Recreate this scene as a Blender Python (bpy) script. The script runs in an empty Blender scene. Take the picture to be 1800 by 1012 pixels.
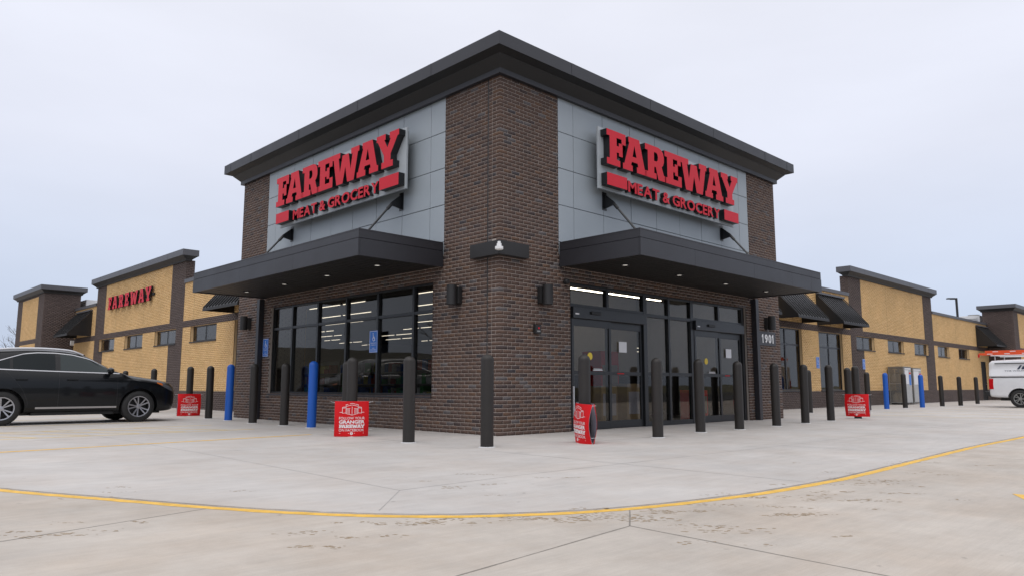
import bpy, bmesh, math, random
import numpy as np
from mathutils import Vector, Matrix
from mathutils.geometry import tessellate_polygon

random.seed(7); rng = np.random.default_rng(7)
scene = bpy.context.scene
COL = scene.collection

# ------------------------------------------------------------------ camera
cam_d = bpy.data.cameras.new("camera"); cam = bpy.data.objects.new("camera", cam_d); COL.objects.link(cam)
cam_d.sensor_fit = 'HORIZONTAL'; cam_d.sensor_width = 36.0; cam_d.lens = 25.978
cam_d.clip_start = 0.05; cam_d.clip_end = 6000
CAM = Vector((-8.827, -9.373, 0.85))
cam.matrix_world = Matrix(((0.716003, -0.092231, -0.691977, CAM.x), (-0.698096, -0.093196, -0.709913, CAM.y),
                           (0.000986, 0.991367, -0.131115, CAM.z), (0, 0, 0, 1)))
scene.camera = cam

# ------------------------------------------------------------------ sky, sun, exposure
SUN_EL, SUN_AZ = math.radians(52), math.radians(238)      # azimuth from north (+Y), clockwise
world = bpy.data.worlds.new("World"); scene.world = world; world.use_nodes = True
wn, wl = world.node_tree.nodes, world.node_tree.links
wn.clear()
out = wn.new("ShaderNodeOutputWorld"); bg = wn.new("ShaderNodeBackground")
sky = wn.new("ShaderNodeTexSky"); sky.sky_type = 'NISHITA'; sky.sun_disc = False
sky.sun_elevation = SUN_EL; sky.sun_rotation = SUN_AZ; sky.air_density = 1.0; sky.dust_density = 2.0
skys = wn.new("ShaderNodeVectorMath"); skys.operation = 'SCALE'; skys.inputs['Scale'].default_value = 1.0
wl.new(sky.outputs[0], skys.inputs[0])
tc = wn.new("ShaderNodeTexCoord"); sep = wn.new("ShaderNodeSeparateXYZ"); wl.new(tc.outputs['Generated'], sep.inputs[0])
ramp = wn.new("ShaderNodeValToRGB"); wl.new(sep.outputs['Z'], ramp.inputs[0])
cr = ramp.color_ramp
cr.elements[0].position = 0.0; cr.elements[0].color = (5.4, 6.3, 8.1, 1)
cr.elements[1].position = 1.0; cr.elements[1].color = (15.5, 15.4, 15.8, 1)
e = cr.elements.new(0.10); e.color = (6.3, 7.1, 8.8, 1)
e = cr.elements.new(0.28); e.color = (8.3, 8.6, 9.8, 1)
e = cr.elements.new(0.75); e.color = (13.2, 13.1, 13.6, 1)
e = cr.elements.new(0.5); e.color = (9.3, 9.45, 10.4, 1)
mp = wn.new("ShaderNodeMapping"); mp.inputs['Scale'].default_value = (1.6, 1.6, 5.0); wl.new(tc.outputs['Generated'], mp.inputs[0])
nz = wn.new("ShaderNodeTexNoise"); nz.inputs['Scale'].default_value = 1.3; nz.inputs['Detail'].default_value = 5; nz.inputs['Roughness'].default_value = 0.5
wl.new(mp.outputs[0], nz.inputs['Vector'])
nr = wn.new("ShaderNodeMapRange"); nr.inputs[1].default_value = 0.3; nr.inputs[2].default_value = 0.7; nr.inputs[3].default_value = 0.95; nr.inputs[4].default_value = 1.05
wl.new(nz.outputs['Fac'], nr.inputs[0])
cm = wn.new("ShaderNodeVectorMath"); cm.operation = 'SCALE'; wl.new(ramp.outputs[0], cm.inputs[0]); wl.new(nr.outputs[0], cm.inputs['Scale'])
mix = wn.new("ShaderNodeMix"); mix.data_type = 'RGBA'; mix.inputs[0].default_value = 0.92
wl.new(skys.outputs[0], mix.inputs[6]); wl.new(cm.outputs[0], mix.inputs[7])
wl.new(mix.outputs[2], bg.inputs[0]); bg.inputs[1].default_value = 0.10
wl.new(bg.outputs[0], out.inputs[0])
sun_d = bpy.data.lights.new("sun", 'SUN'); sun = bpy.data.objects.new("sun", sun_d); COL.objects.link(sun)
sun_d.energy = 0.8; sun_d.angle = math.radians(40); sun_d.color = (1.0, 0.97, 0.93)
sd = Vector((math.sin(SUN_AZ) * math.cos(SUN_EL), math.cos(SUN_AZ) * math.cos(SUN_EL), math.sin(SUN_EL)))
sun.rotation_euler = sd.to_track_quat('Z', 'Y').to_euler(); sun.location = sd * 60
vs = scene.view_settings
vs.view_transform = 'Standard'; vs.look = 'None'; vs.exposure = 0.0; vs.gamma = 1.0; vs.use_curve_mapping = False

# ------------------------------------------------------------------ materials
MATS = {}
def mat(name, col, rough=0.6, metal=0.0, var=0.0, vscale=6.0, bump=0.0, bscale=60.0, spec=0.5, coat=0.0, emit=None, estr=0.0, roughvar=0.0, stretch=None):
    if name in MATS: return MATS[name]
    m = bpy.data.materials.new(name); m.use_nodes = True; MATS[name] = m
    n, l = m.node_tree.nodes, m.node_tree.links
    p = n['Principled BSDF']
    p.inputs['Base Color'].default_value = (*col, 1); p.inputs['Roughness'].default_value = rough
    p.inputs['Metallic'].default_value = metal; p.inputs['Specular IOR Level'].default_value = spec
    if coat: p.inputs['Coat Weight'].default_value = coat; p.inputs['Coat Roughness'].default_value = 0.05
    if emit: p.inputs['Emission Color'].default_value = (*emit, 1); p.inputs['Emission Strength'].default_value = estr
    t = n.new("ShaderNodeTexCoord"); vec = t.outputs['Object']
    if stretch:
        q = n.new("ShaderNodeMapping"); q.inputs['Scale'].default_value = stretch; l.new(vec, q.inputs[0]); vec = q.outputs[0]
    if var:
        a = n.new("ShaderNodeTexNoise"); a.inputs['Scale'].default_value = vscale; a.inputs['Detail'].default_value = 6; a.inputs['Roughness'].default_value = 0.65
        l.new(vec, a.inputs['Vector'])
        r = n.new("ShaderNodeMapRange"); r.inputs[1].default_value = 0.25; r.inputs[2].default_value = 0.75; r.inputs[3].default_value = 1 - var; r.inputs[4].default_value = 1 + var
        l.new(a.outputs['Fac'], r.inputs[0])
        s = n.new("ShaderNodeVectorMath"); s.operation = 'SCALE'; s.inputs[0].default_value = col; l.new(r.outputs[0], s.inputs['Scale'])
        l.new(s.outputs[0], p.inputs['Base Color'])
        if roughvar:
            r2 = n.new("ShaderNodeMapRange"); r2.inputs[1].default_value = 0.3; r2.inputs[2].default_value = 0.7; r2.inputs[3].default_value = rough - roughvar; r2.inputs[4].default_value = rough + roughvar
            l.new(a.outputs['Fac'], r2.inputs[0]); l.new(r2.outputs[0], p.inputs['Roughness'])
    if bump:
        b = n.new("ShaderNodeTexNoise"); b.inputs['Scale'].default_value = bscale; b.inputs['Detail'].default_value = 4; l.new(vec, b.inputs['Vector'])
        bb = n.new("ShaderNodeBump"); bb.inputs['Strength'].default_value = bump; bb.inputs['Distance'].default_value = 0.01
        l.new(b.outputs['Fac'], bb.inputs['Height']); l.new(bb.outputs[0], p.inputs['Normal'])
    return m

def brick_mat(name, cols, rough=0.75, lo=.88, hi=1.12):
    m = bpy.data.materials.new(name); m.use_nodes = True; n, l = m.node_tree.nodes, m.node_tree.links
    p = n['Principled BSDF']; p.inputs['Roughness'].default_value = rough; p.inputs['Specular IOR Level'].default_value = 0.35
    g = n.new("ShaderNodeNewGeometry"); oi = n.new("ShaderNodeObjectInfo")
    a = n.new("ShaderNodeMath"); a.operation = 'ADD'; l.new(g.outputs['Random Per Island'], a.inputs[0]); l.new(oi.outputs['Random'], a.inputs[1])
    f = n.new("ShaderNodeMath"); f.operation = 'FRACT'; l.new(a.outputs[0], f.inputs[0])
    r = n.new("ShaderNodeValToRGB"); r.color_ramp.interpolation = 'CONSTANT'; l.new(f.outputs[0], r.inputs[0])
    els = r.color_ramp.elements
    pos = 0.0
    for i, (w, c) in enumerate(cols):
        if i == 0: els[0].position = 0; els[0].color = (*c, 1)
        elif i == 1: els[1].position = pos; els[1].color = (*c, 1)
        else: q = els.new(pos); q.color = (*c, 1)
        pos += w
    t = n.new("ShaderNodeTexCoord"); z = n.new("ShaderNodeTexNoise"); z.inputs['Scale'].default_value = 24; z.inputs['Detail'].default_value = 5
    l.new(t.outputs['Object'], z.inputs['Vector'])
    z2 = n.new("ShaderNodeTexNoise"); z2.inputs['Scale'].default_value = 0.9; z2.inputs['Detail'].default_value = 3; l.new(g.outputs['Position'], z2.inputs['Vector'])
    sm = n.new("ShaderNodeMath"); sm.operation = 'ADD'; l.new(z.outputs['Fac'], sm.inputs[0]); l.new(z2.outputs['Fac'], sm.inputs[1])
    mr = n.new("ShaderNodeMapRange"); mr.inputs[1].default_value = 0.6; mr.inputs[2].default_value = 1.4; mr.inputs[3].default_value = lo; mr.inputs[4].default_value = hi
    l.new(sm.outputs[0], mr.inputs[0])
    s = n.new("ShaderNodeVectorMath"); s.operation = 'SCALE'; l.new(r.outputs[0], s.inputs[0]); l.new(mr.outputs[0], s.inputs['Scale'])
    l.new(s.outputs[0], p.inputs['Base Color'])
    b = n.new("ShaderNodeBump"); b.inputs['Strength'].default_value = 0.35; b.inputs['Distance'].default_value = 0.004; l.new(z.outputs['Fac'], b.inputs['Height']); l.new(b.outputs[0], p.inputs['Normal'])
    MATS[name] = m; return m

def glass_mat(name, tint, refl=1.5, rough=0.0):
    m = bpy.data.materials.new(name); m.use_nodes = True; n, l = m.node_tree.nodes, m.node_tree.links
    n.remove(n['Principled BSDF']); o = n['Material Output']
    tr = n.new("ShaderNodeBsdfTransparent"); tr.inputs[0].default_value = (*tint, 1)
    gl = n.new("ShaderNodeBsdfGlossy"); gl.inputs['Roughness'].default_value = rough; gl.inputs[0].default_value = (1.0, .95, .90, 1)
    fr = n.new("ShaderNodeFresnel"); ge = n.new("ShaderNodeNewGeometry")      # same reflectance from either side of the thin pane
    io = n.new("ShaderNodeMapRange"); io.inputs[3].default_value = refl; io.inputs[4].default_value = 1 / refl; l.new(ge.outputs['Backfacing'], io.inputs[0]); l.new(io.outputs[0], fr.inputs['IOR'])
    mx = n.new("ShaderNodeMixShader"); l.new(fr.outputs[0], mx.inputs[0]); l.new(tr.outputs[0], mx.inputs[1]); l.new(gl.outputs[0], mx.inputs[2]); l.new(mx.outputs[0], o.inputs[0])
    # faint waviness of float glass
    t = n.new("ShaderNodeTexCoord"); z = n.new("ShaderNodeTexNoise"); z.inputs['Scale'].default_value = 0.8; z.inputs['Detail'].default_value = 1; l.new(t.outputs['Object'], z.inputs['Vector'])
    b = n.new("ShaderNodeBump"); b.inputs['Strength'].default_value = 0.06; b.inputs['Distance'].default_value = 0.05; l.new(z.outputs['Fac'], b.inputs['Height']); l.new(b.outputs[0], gl.inputs['Normal'])
    MATS[name] = m; return m

def concrete_mat(name, base, warm, mottled=0.1):
    m = bpy.data.materials.new(name); m.use_nodes = True; n, l = m.node_tree.nodes, m.node_tree.links
    p = n['Principled BSDF']; p.inputs['Roughness'].default_value = 0.75; p.inputs['Specular IOR Level'].default_value = 0.3
    t = n.new("ShaderNodeTexCoord")
    def noise(scale, det, rough=0.6, st=None):
        v = t.outputs['Object']
        if st:
            q = n.new("ShaderNodeMapping"); q.inputs['Scale'].default_value = st[0]; q.inputs['Rotation'].default_value = (0, 0, st[1]); l.new(v, q.inputs[0]); v = q.outputs[0]
        a = n.new("ShaderNodeTexNoise"); a.inputs['Scale'].default_value = scale; a.inputs['Detail'].default_value = det; a.inputs['Roughness'].default_value = rough; l.new(v, a.inputs['Vector'])
        return a.outputs['Fac']
    def rng_(sock, a, b, c, d):
        r = n.new("ShaderNodeMapRange"); r.inputs[1].default_value = a; r.inputs[2].default_value = b; r.inputs[3].default_value = c; r.inputs[4].default_value = d; l.new(sock, r.inputs[0]); return r.outputs[0]
    def mul(a, b):
        q = n.new("ShaderNodeMath"); q.operation = 'MULTIPLY'; l.new(a, q.inputs[0]); l.new(b, q.inputs[1]); return q.outputs[0]
    big = rng_(noise(0.35, 5), 0.3, 0.7, 1 - mottled, 1 + mottled)
    mid = rng_(noise(2.2, 6, 0.7), 0.3, 0.7, 1 - mottled * 0.7, 1 + mottled * 0.7)
    streak = rng_(noise(3.0, 4, 0.6, ((0.35, 3.2, 1), math.radians(45))), 0.3, 0.7, 0.955, 1.045)
    broom = rng_(noise(30.0, 2, 0.5, ((0.15, 3.0, 1), math.radians(2))), 0.3, 0.7, 0.965, 1.035)
    fine = rng_(noise(140, 3), 0.2, 0.8, 0.93, 1.07)
    spots = rng_(noise(9, 2, 0.5), 0.73, 0.80, 1.0, 0.72)
    # slabs cast on different days differ a little in tone
    fl = n.new("ShaderNodeVectorMath"); fl.operation = 'SNAP'; fl.inputs[1].default_value = (3.8, 3.8, 50); of = n.new("ShaderNodeVectorMath"); of.operation = 'ADD'; of.inputs[1].default_value = (101.6 + 3.8 - 1.6 - 1.6, 100 + 4.3 - .8, 25)
    l.new(t.outputs['Object'], of.inputs[0]); l.new(of.outputs[0], fl.inputs[0]); wnz = n.new("ShaderNodeTexWhiteNoise"); l.new(fl.outputs[0], wnz.inputs['Vector'])
    slab = rng_(wnz.outputs['Value'], 0, 1, .965, 1.035)
    stain = rng_(noise(0.55, 7, 0.75, ((1, 1.9, 1), math.radians(45))), .56, .72, 1.0, .86)
    v = mul(mul(mul(mul(mul(mul(mul(big, mid), streak), fine), spots), broom), slab), stain)
    cmx = n.new("ShaderNodeMix"); cmx.data_type = 'RGBA'; cmx.inputs[6].default_value = (*base, 1); cmx.inputs[7].default_value = (*warm, 1)
    l.new(rng_(noise(0.8, 6, 0.7), 0.42, 0.62, 0, 1), cmx.inputs[0])
    s = n.new("ShaderNodeVectorMath"); s.operation = 'SCALE'; l.new(cmx.outputs[2], s.inputs[0]); l.new(v, s.inputs['Scale']); l.new(s.outputs[0], p.inputs['Base Color'])
    l.new(rng_(noise(1.5, 4), 0.3, 0.7, 0.6, 0.85), p.inputs['Roughness'])
    b = n.new("ShaderNodeBump"); b.inputs['Strength'].default_value = 0.3; b.inputs['Distance'].default_value = 0.003
    l.new(noise(70, 5, 0.7), b.inputs['Height']); l.new(b.outputs[0], p.inputs['Normal'])
    MATS[name] = m; return m

brick_mat('brick_brown', [(0.24, (.092, .057, .044)), (0.22, (.082, .051, .040)), (0.18, (.102, .062, .046)), (0.16, (.094, .061, .050)), (0.08, (.058, .041, .038)), (0.06, (.112, .064, .042)), (0.04, (.098, .086, .086)), (0.02, (.050, .043, .046))])
brick_mat('brick_tan', [(0.3, (.68, .440, .198)), (0.25, (.655, .420, .184)), (0.2, (.705, .465, .216)), (0.15, (.635, .400, .17)), (0.1, (.675, .430, .19))], .75, .84, 1.14)
brick_mat('brick_brown_far', [(0.4, (.098, .072, .064)), (0.4, (.090, .066, .059)), (0.2, (.108, .079, .069))])
mat('mortar_brown', (.40, .345, .305), 0.9, var=.12, vscale=9, bump=.2)
mat('mortar_brown_far', (.145, .115, .102), 0.9, var=.1)
mat('mortar_tan_dark', (.40, .27, .13), .9)
mat('mortar_tan', (.66, .47, .26), 0.9, var=.12, vscale=4)
mat('trim_metal', (.025, .025, .030), 0.45, var=.08, vscale=1.5, roughvar=.05)
mat('trim_dark', (.016, .0155, .016), 0.55, var=.1, vscale=2)
mat('cap_metal', (.085, .085, .094), 0.45, var=.07, vscale=1.2)
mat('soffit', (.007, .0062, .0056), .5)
mat('frame_black', (.012, .013, .015), 0.35, var=.1)
mat('panel_grey', (.335, .375, .405), 0.5, var=.05, vscale=0.8)
mat('panel_gap', (.12, .13, .14), 0.8)
mat('letter_red', (.60, .011, .027), 0.45, spec=.25, var=.04, vscale=2)
mat('letter_side', (.008, .008, .010), 0.4)
mat('cabinet_grey', (.40, .43, .45), 0.4, var=.04)
mat('white_paint', (.78, .78, .78), 0.5, var=.03)
mat('lamp_white', (1, .95, .85), 0.5, emit=(1, .90, .74), estr=2.4)
mat('downlight', (1, .95, .85), 0.5, emit=(1, .95, .86), estr=0.5)
mat('bollard_brown', (.0150, .0120, .0100), 0.55, var=.25, vscale=4, bump=.2, bscale=70, roughvar=.08)
mat('bollard_blue', (.003, .085, .42), 0.5, var=.06, vscale=5, bump=.12, bscale=90)
mat('sign_red', (.60, .008, .012), 0.5, spec=.2, var=.03)
mat('sign_inside', (.45, .43, .50), 0.6)
mat('sign_blue', (.02, .16, .58), 0.4)
mat('paint_yellow', (.70, .42, .065), 0.7, var=.28, vscale=9, bump=.3)
mat('paint_faded', (.62, .47, .22), 0.75, var=.22, vscale=3.5)
mat('joint_faint', (.34, .325, .31), 0.9, var=.25, vscale=6)
mat('joint_mid', (.27, .25, .22), 0.9, var=.3, vscale=6)
mat('joint_dark', (.22, .20, .175), 0.9, var=.3, vscale=12)
mat('mud', (.275, .208, .138), 0.95, var=.3, vscale=20, bump=.4)
mat('grout', (.55, .55, .55), 0.85, var=.1)
mat('lamp_bright', (1, .95, .85), 0.5, emit=(1, .92, .80), estr=11)
mat('interior_wall', (.50, .47, .45), 0.8, var=.05)
mat('interior_floor', (.07, .068, .066), 0.35, var=.1)
mat('interior_ceiling', (.10, .10, .10), 0.8)
mat('cardboard', (.36, .25, .14), 0.8, var=.1)
mat('paper', (.70, .70, .72), 0.7)
mat('roof_membrane', (.55, .55, .54), 0.8, var=.1)
mat('grass', (.115, .105, .055), 0.95, var=.35, vscale=.4, bump=.4, bscale=8)
mat('bark', (.085, .07, .058), 0.9, var=.3)
mat('siding', (.62, .62, .63), 0.7, var=.05)
mat('shingle', (.07, .075, .09), 0.8, var=.1)
mat('car_paint', (.0035, .0045, .0058), 0.3, spec=.2, var=.05, coat=.4)
mat('black_plastic', (.012, .012, .013), 0.5, var=.1)
mat('tyre', (.018, .018, .018), 0.75, var=.2, vscale=10, bump=.2)
mat('chrome', (.50, .50, .52), 0.28, metal=1.0)
mat('rim_silver', (.46, .46, .48), 0.3, metal=.85, var=.08)
mat('rail_silver', (.62, .63, .66), 0.28, metal=.6)
mat('lens_clear', (.10, .10, .11), 0.08)
mat('lens_amber', (.55, .12, .01), 0.15, coat=1)
mat('lens_red', (.50, .006, .01), 0.15, coat=1)
mat('truck_white', (.70, .71, .73), 0.28, coat=.8, var=.04)
mat('orange_fibreglass', (.72, .085, .02), 0.5, var=.08)
mat('steel_grey', (.28, .28, .27), 0.45, metal=.5, var=.1)
mat('aluminium', (.60, .60, .61), 0.35, metal=.9)
mat('tank_tan', (.50, .40, .28), 0.5)
mat('seat_tan', (.25, .2, .15), 0.8)
glass_mat('store_glass', (.76, .76, .74), 1.38)
glass_mat('car_glass', (.17, .20, .20), 1.5)
glass_mat('car_glass_front', (.50, .58, .56), 1.5)
concrete_mat('concrete_apron', (.472, .450, .428), (.455, .420, .388), .095)
concrete_mat('concrete_lot', (.450, .410, .364), (.425, .372, .318), .12)

# ------------------------------------------------------------------ helpers
MR = lambda u, d, z: (u, d, z)          # facade facing -Y: u along +X, d inward
ML = lambda u, d, z: (d, u, z)          # facade facing -X: u along +Y, d inward
def moved(m, du=0, dd=0): return lambda u, d, z: m(u + du, d + dd, z)

def link(name, me, parent=None):
    o = bpy.data.objects.new(name, me); COL.objects.link(o)
    if parent: o.parent = parent
    return o
def tag(o, label, cat, group=None):
    o['label'] = label; o['category'] = cat
    if group: o['group'] = group
    return o
def thing(name, label, cat, loc=(0, 0, 0), rz=0.0, group=None):
    o = bpy.data.objects.new(name, None); COL.objects.link(o); o.empty_display_size = 0.2
    o.location = loc; o.rotation_euler = (0, 0, rz)
    return tag(o, label, cat, group)
def structure(o): o['kind'] = 'structure'; return o
def stuff(o): o['kind'] = 'stuff'; return o
def dup(o, parent=None):
    c = o.copy(); COL.objects.link(c)
    if parent: c.parent = parent
    for ch in list(o.children): dup(ch, c)
    return c

class MB:
    def __init__(s, m=None): s.v = []; s.f = []; s.mi = []; s.m = m
    def add(s, vs, fs, mi=0, raw=False):
        k = len(s.v)
        for v in vs: s.v.append(tuple(v) if (raw or not s.m) else s.m(*v))
        for f in fs: s.f.append([k + i for i in f]); s.mi.append(mi)
        return s
    def box(s, a0, a1, b0, b1, c0, c1, mi=0):
        return s.add([(a0, b0, c0), (a1, b0, c0), (a1, b1, c0), (a0, b1, c0), (a0, b0, c1), (a1, b0, c1), (a1, b1, c1), (a0, b1, c1)],
                     [(0, 3, 2, 1), (4, 5, 6, 7), (0, 1, 5, 4), (1, 2, 6, 5), (2, 3, 7, 6), (3, 0, 4, 7)], mi)
    def tube(s, p, q, r0, r1=None, n=8, mi=0, cap=True):
        r1 = r0 if r1 is None else r1
        p, q = Vector(p), Vector(q); d = (q - p).normalized(); a = d.orthogonal().normalized(); b = d.cross(a)
        vs = []
        for c, r in ((p, r0), (q, r1)):
            for i in range(n):
                t = 2 * math.pi * i / n; vs.append(c + a * (r * math.cos(t)) + b * (r * math.sin(t)))
        fs = [(i, (i + 1) % n, n + (i + 1) % n, n + i) for i in range(n)]
        if cap: fs += [tuple(range(n))[::-1], tuple(range(n, 2 * n))]
        return s.add(vs, fs, mi)
    def lathe(s, prof, n=24, mi=0, axis='Z'):
        vs = []; k = len(prof)
        for i in range(n):
            t = 2 * math.pi * i / n
            for r, z in prof:
                p = (r * math.cos(t), r * math.sin(t), z)
                vs.append(p if axis == 'Z' else (p[0], p[2], p[1]))
        fs = []
        for i in range(n):
            for j in range(k - 1): fs.append((i * k + j, ((i + 1) % n) * k + j, ((i + 1) % n) * k + j + 1, i * k + j + 1))
        return s.add(vs, fs, mi)
    def prism(s, loops, fn, d0, d1, mi_front=0, mi_side=0):
        """loops: outline then holes, 2-D points; fn(x, y, d) -> local point; d0 front, d1 back"""
        flat = [p for lp in loops for p in lp]; n = len(flat)
        tris = tessellate_polygon([[Vector((x, y, 0)) for x, y in lp] for lp in loops])
        s.add([fn(x, y, d0) for x, y in flat], tris, mi_front)
        k = 0
        for lp in loops:
            m_ = len(lp)
            vs = [fn(x, y, d0) for x, y in lp] + [fn(x, y, d1) for x, y in lp]
            s.add(vs, [(i, (i + 1) % m_, m_ + (i + 1) % m_, m_ + i) for i in range(m_)], mi_side)
        return s
    def mesh(s, name, mats, smooth=False, fix=True):
        me = bpy.data.meshes.new(name); me.from_pydata(s.v, [], s.f)
        for m_ in ([mats] if not isinstance(mats, (list, tuple)) else mats): me.materials.append(MATS[m_] if isinstance(m_, str) else m_)
        if any(s.mi): me.polygons.foreach_set('material_index', s.mi)
        if fix:
            bm = bmesh.new(); bm.from_mesh(me); bmesh.ops.recalc_face_normals(bm, faces=bm.faces[:]); bm.to_mesh(me); bm.free()
        if smooth:
            me.polygons.foreach_set('use_smooth', [True] * len(me.polygons))
            try: me.set_sharp_from_angle(angle=math.radians(smooth if smooth is not True else 40))
            except Exception: pass
        me.update(); return me
    def build(s, name, mats, parent=None, smooth=False, fix=True): return link(name, s.mesh(name, mats, smooth, fix), parent)

def bevel(o, w=0.008, seg=2):
    b = o.modifiers.new('bevel', 'BEVEL'); b.width = w; b.segments = seg; b.limit_method = 'ANGLE'; b.angle_limit = math.radians(40); return o

FONT_CACHE = {}
def text_geo(body, bold=0.0, align='LEFT'):
    """triangles of flat text at size 1 from Blender's own built-in font"""
    key = (body, bold, align)
    if key in FONT_CACHE: return FONT_CACHE[key]
    cu = bpy.data.curves.new('lettering', 'FONT'); cu.body = body; cu.size = 1; cu.offset = bold; cu.align_x = align; cu.resolution_u = 3
    o = bpy.data.objects.new('lettering', cu); COL.objects.link(o)
    bpy.context.view_layer.update()
    me = bpy.data.meshes.new_from_object(o.evaluated_get(bpy.context.evaluated_depsgraph_get()))
    vs = [(v.co.x, v.co.y) for v in me.vertices]; fs = [tuple(p.vertices) for p in me.polygons]
    bpy.data.objects.remove(o); bpy.data.curves.remove(cu); bpy.data.meshes.remove(me)
    FONT_CACHE[key] = (vs, fs); return vs, fs
def text_fit(body, x0, x1, y0, y1, bold=0.0):
    vs, fs = text_geo(body, bold); a = np.array(vs); lo, hi = a.min(0), a.max(0)
    a = (a - lo) / (hi - lo) * np.array([x1 - x0, y1 - y0]) + np.array([x0, y0])
    return [tuple(p) for p in a], fs
def thick_text(mb, body, x0, x1, y0, y1, fn, d0, d1, bold=0.0, mi_front=0, mi_side=1):
    vs, fs = text_fit(body, x0, x1, y0, y1, bold)
    mb.add([fn(x, y, d0) for x, y in vs], fs, mi_front)
    if d1 is not None:
        cnt = {}
        for f in fs:
            for i in range(len(f)):
                a, b = f[i], f[(i + 1) % len(f)]; cnt.setdefault((min(a, b), max(a, b)), []).append((a, b))
        # boundary edges become the sides (coincident glyph vertices keep single-use edges)
        for e_, l_ in cnt.items():
            if len(l_) == 1:
                a, b = l_[0]; pa, pb = vs[a], vs[b]
                mb.add([fn(*pa, d0), fn(*pb, d0), fn(*pb, d1), fn(*pa, d1)], [(0, 1, 2, 3)], mi_side)

# ------------------------------------------------------------------ masonry
CH, BH, BP, BL, J = 0.0677, 0.0585, 0.2032, 0.1940, 0.0095
def sub(iv, cuts):
    for c0, c1 in cuts:
        n = []
        for a, b in iv:
            if c1 <= a or c0 >= b: n.append((a, b)); continue
            if c0 > a: n.append((a, c0))
            if c1 < b: n.append((c1, b))
        iv = n
    return iv
def brick_list(u0, u1, z0, z1, holes=(), par=0, ustart=None, zo=0.0, depth=0.02, proud=0.0):
    """every brick of a running-bond field as (u0,u1,d0,d1,z0,z1,course)"""
    res = []
    holes = [(h[0], h[1], zo + round((h[2] - zo) / CH) * CH - .004, zo + round((h[3] - zo) / CH) * CH - .004) for h in holes]      # openings follow the courses
    k0 = int(math.floor((z0 - zo) / CH + 1e-6)); k1 = int(math.ceil((z1 - zo) / CH - 1e-6))
    for k in range(k0, k1):
        za, zb = max(z0, zo + k * CH), min(z1, zo + k * CH + BH)
        if zb - za < 0.008: continue
        br = sorted({za, zb} | {h[i] for h in holes for i in (2, 3) if za < h[i] < zb})
        for a, b in zip(br[:-1], br[1:]):
            if b - a < 0.006: continue
            zm = (a + b) / 2
            us = ustart(k) if ustart else u0
            iv = sub([(us, u1)], [(h[0], h[1]) for h in holes if h[2] < zm < h[3]])
            off = ((k + par) % 2) * BP / 2
            for p, q in iv:
                j = math.floor((p - off) / BP)
                while True:
                    s = off + j * BP; t = s + BL
                    if s >= q: break
                    s2, t2 = max(s, p), min(t, q)
                    if t2 - s2 > 0.012: res.append((s2, t2, -proud, depth, a, b, k))
                    j += 1
    return res
def brick_mesh(name, bl, m, flip=False):
    a = np.array([b[:6] for b in bl]); n = len(a)
    jit = rng.normal(0, 0.0005, n)
    u0, u1, d0, d1, z0, z1 = a.T; d0 = d0 + jit
    P = np.stack([np.stack(c, 1) for c in ((u0, d0, z0), (u1, d0, z0), (u1, d0, z1), (u0, d0, z1), (u0, d1, z0), (u1, d1, z0), (u1, d1, z1), (u0, d1, z1))], 1).reshape(-1, 3)
    x = m(P[:, 0], P[:, 1], P[:, 2]); V = np.stack([np.broadcast_to(c, (len(P),)) for c in x], 1)
    F = np.array([(0, 1, 2, 3), (1, 5, 6, 2), (4, 0, 3, 7), (3, 2, 6, 7), (4, 5, 1, 0)])
    if flip: F = F[:, ::-1]
    F = (np.arange(n)[:, None, None] * 8 + F[None]).reshape(-1)
    me = bpy.data.meshes.new(name); me.vertices.add(n * 8); me.vertices.foreach_set('co', V.astype(np.float32).ravel())
    nf = len(F) // 4; me.loops.add(nf * 4); me.loops.foreach_set('vertex_index', F.astype(np.int32)); me.polygons.add(nf)
    me.polygons.foreach_set('loop_start', np.arange(0, nf * 4, 4, dtype=np.int32)); me.polygons.foreach_set('loop_total', np.full(nf, 4, np.int32))
    me.update(calc_edges=True); me.validate(); return me
def bricks(bl, m, material, parent, flip=False):
    me = brick_mesh('brickwork', bl, m, flip); me.materials.append(MATS[material]); return stuff(link('brickwork', me, parent))
def holed(mb, u0, u1, z0, z1, holes, d, mi=0):
    us = sorted({u0, u1} | {x for h in holes for x in h[:2] if u0 < x < u1}); zs = sorted({z0, z1} | {x for h in holes for x in h[2:4] if z0 < x < z1})
    for a, b in zip(us[:-1], us[1:]):
        for c, e_ in zip(zs[:-1], zs[1:]):
            um, zm = (a + b) / 2, (c + e_) / 2
            if any(h[0] < um < h[1] and h[2] < zm < h[3] for h in holes): continue
            mb.add([(a, d, c), (b, d, c), (b, d, e_), (a, d, e_)], [(0, 1, 2, 3)], mi)
def reveals(mb, holes, d0, d1, mi=0):
    for h in holes:
        a, b, c, e_ = h[:4]
        mb.add([(a, d0, c), (a, d1, c), (a, d1, e_), (a, d0, e_)], [(0, 1, 2, 3)], mi)
        mb.add([(b, d0, c), (b, d1, c), (b, d1, e_), (b, d0, e_)], [(0, 1, 2, 3)], mi)
        mb.add([(a, d0, e_), (b, d0, e_), (b, d1, e_), (a, d1, e_)], [(0, 1, 2, 3)], mi)
        mb.add([(a, d0, c), (b, d0, c), (b, d1, c), (a, d1, c)], [(0, 1, 2, 3)], mi)
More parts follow.
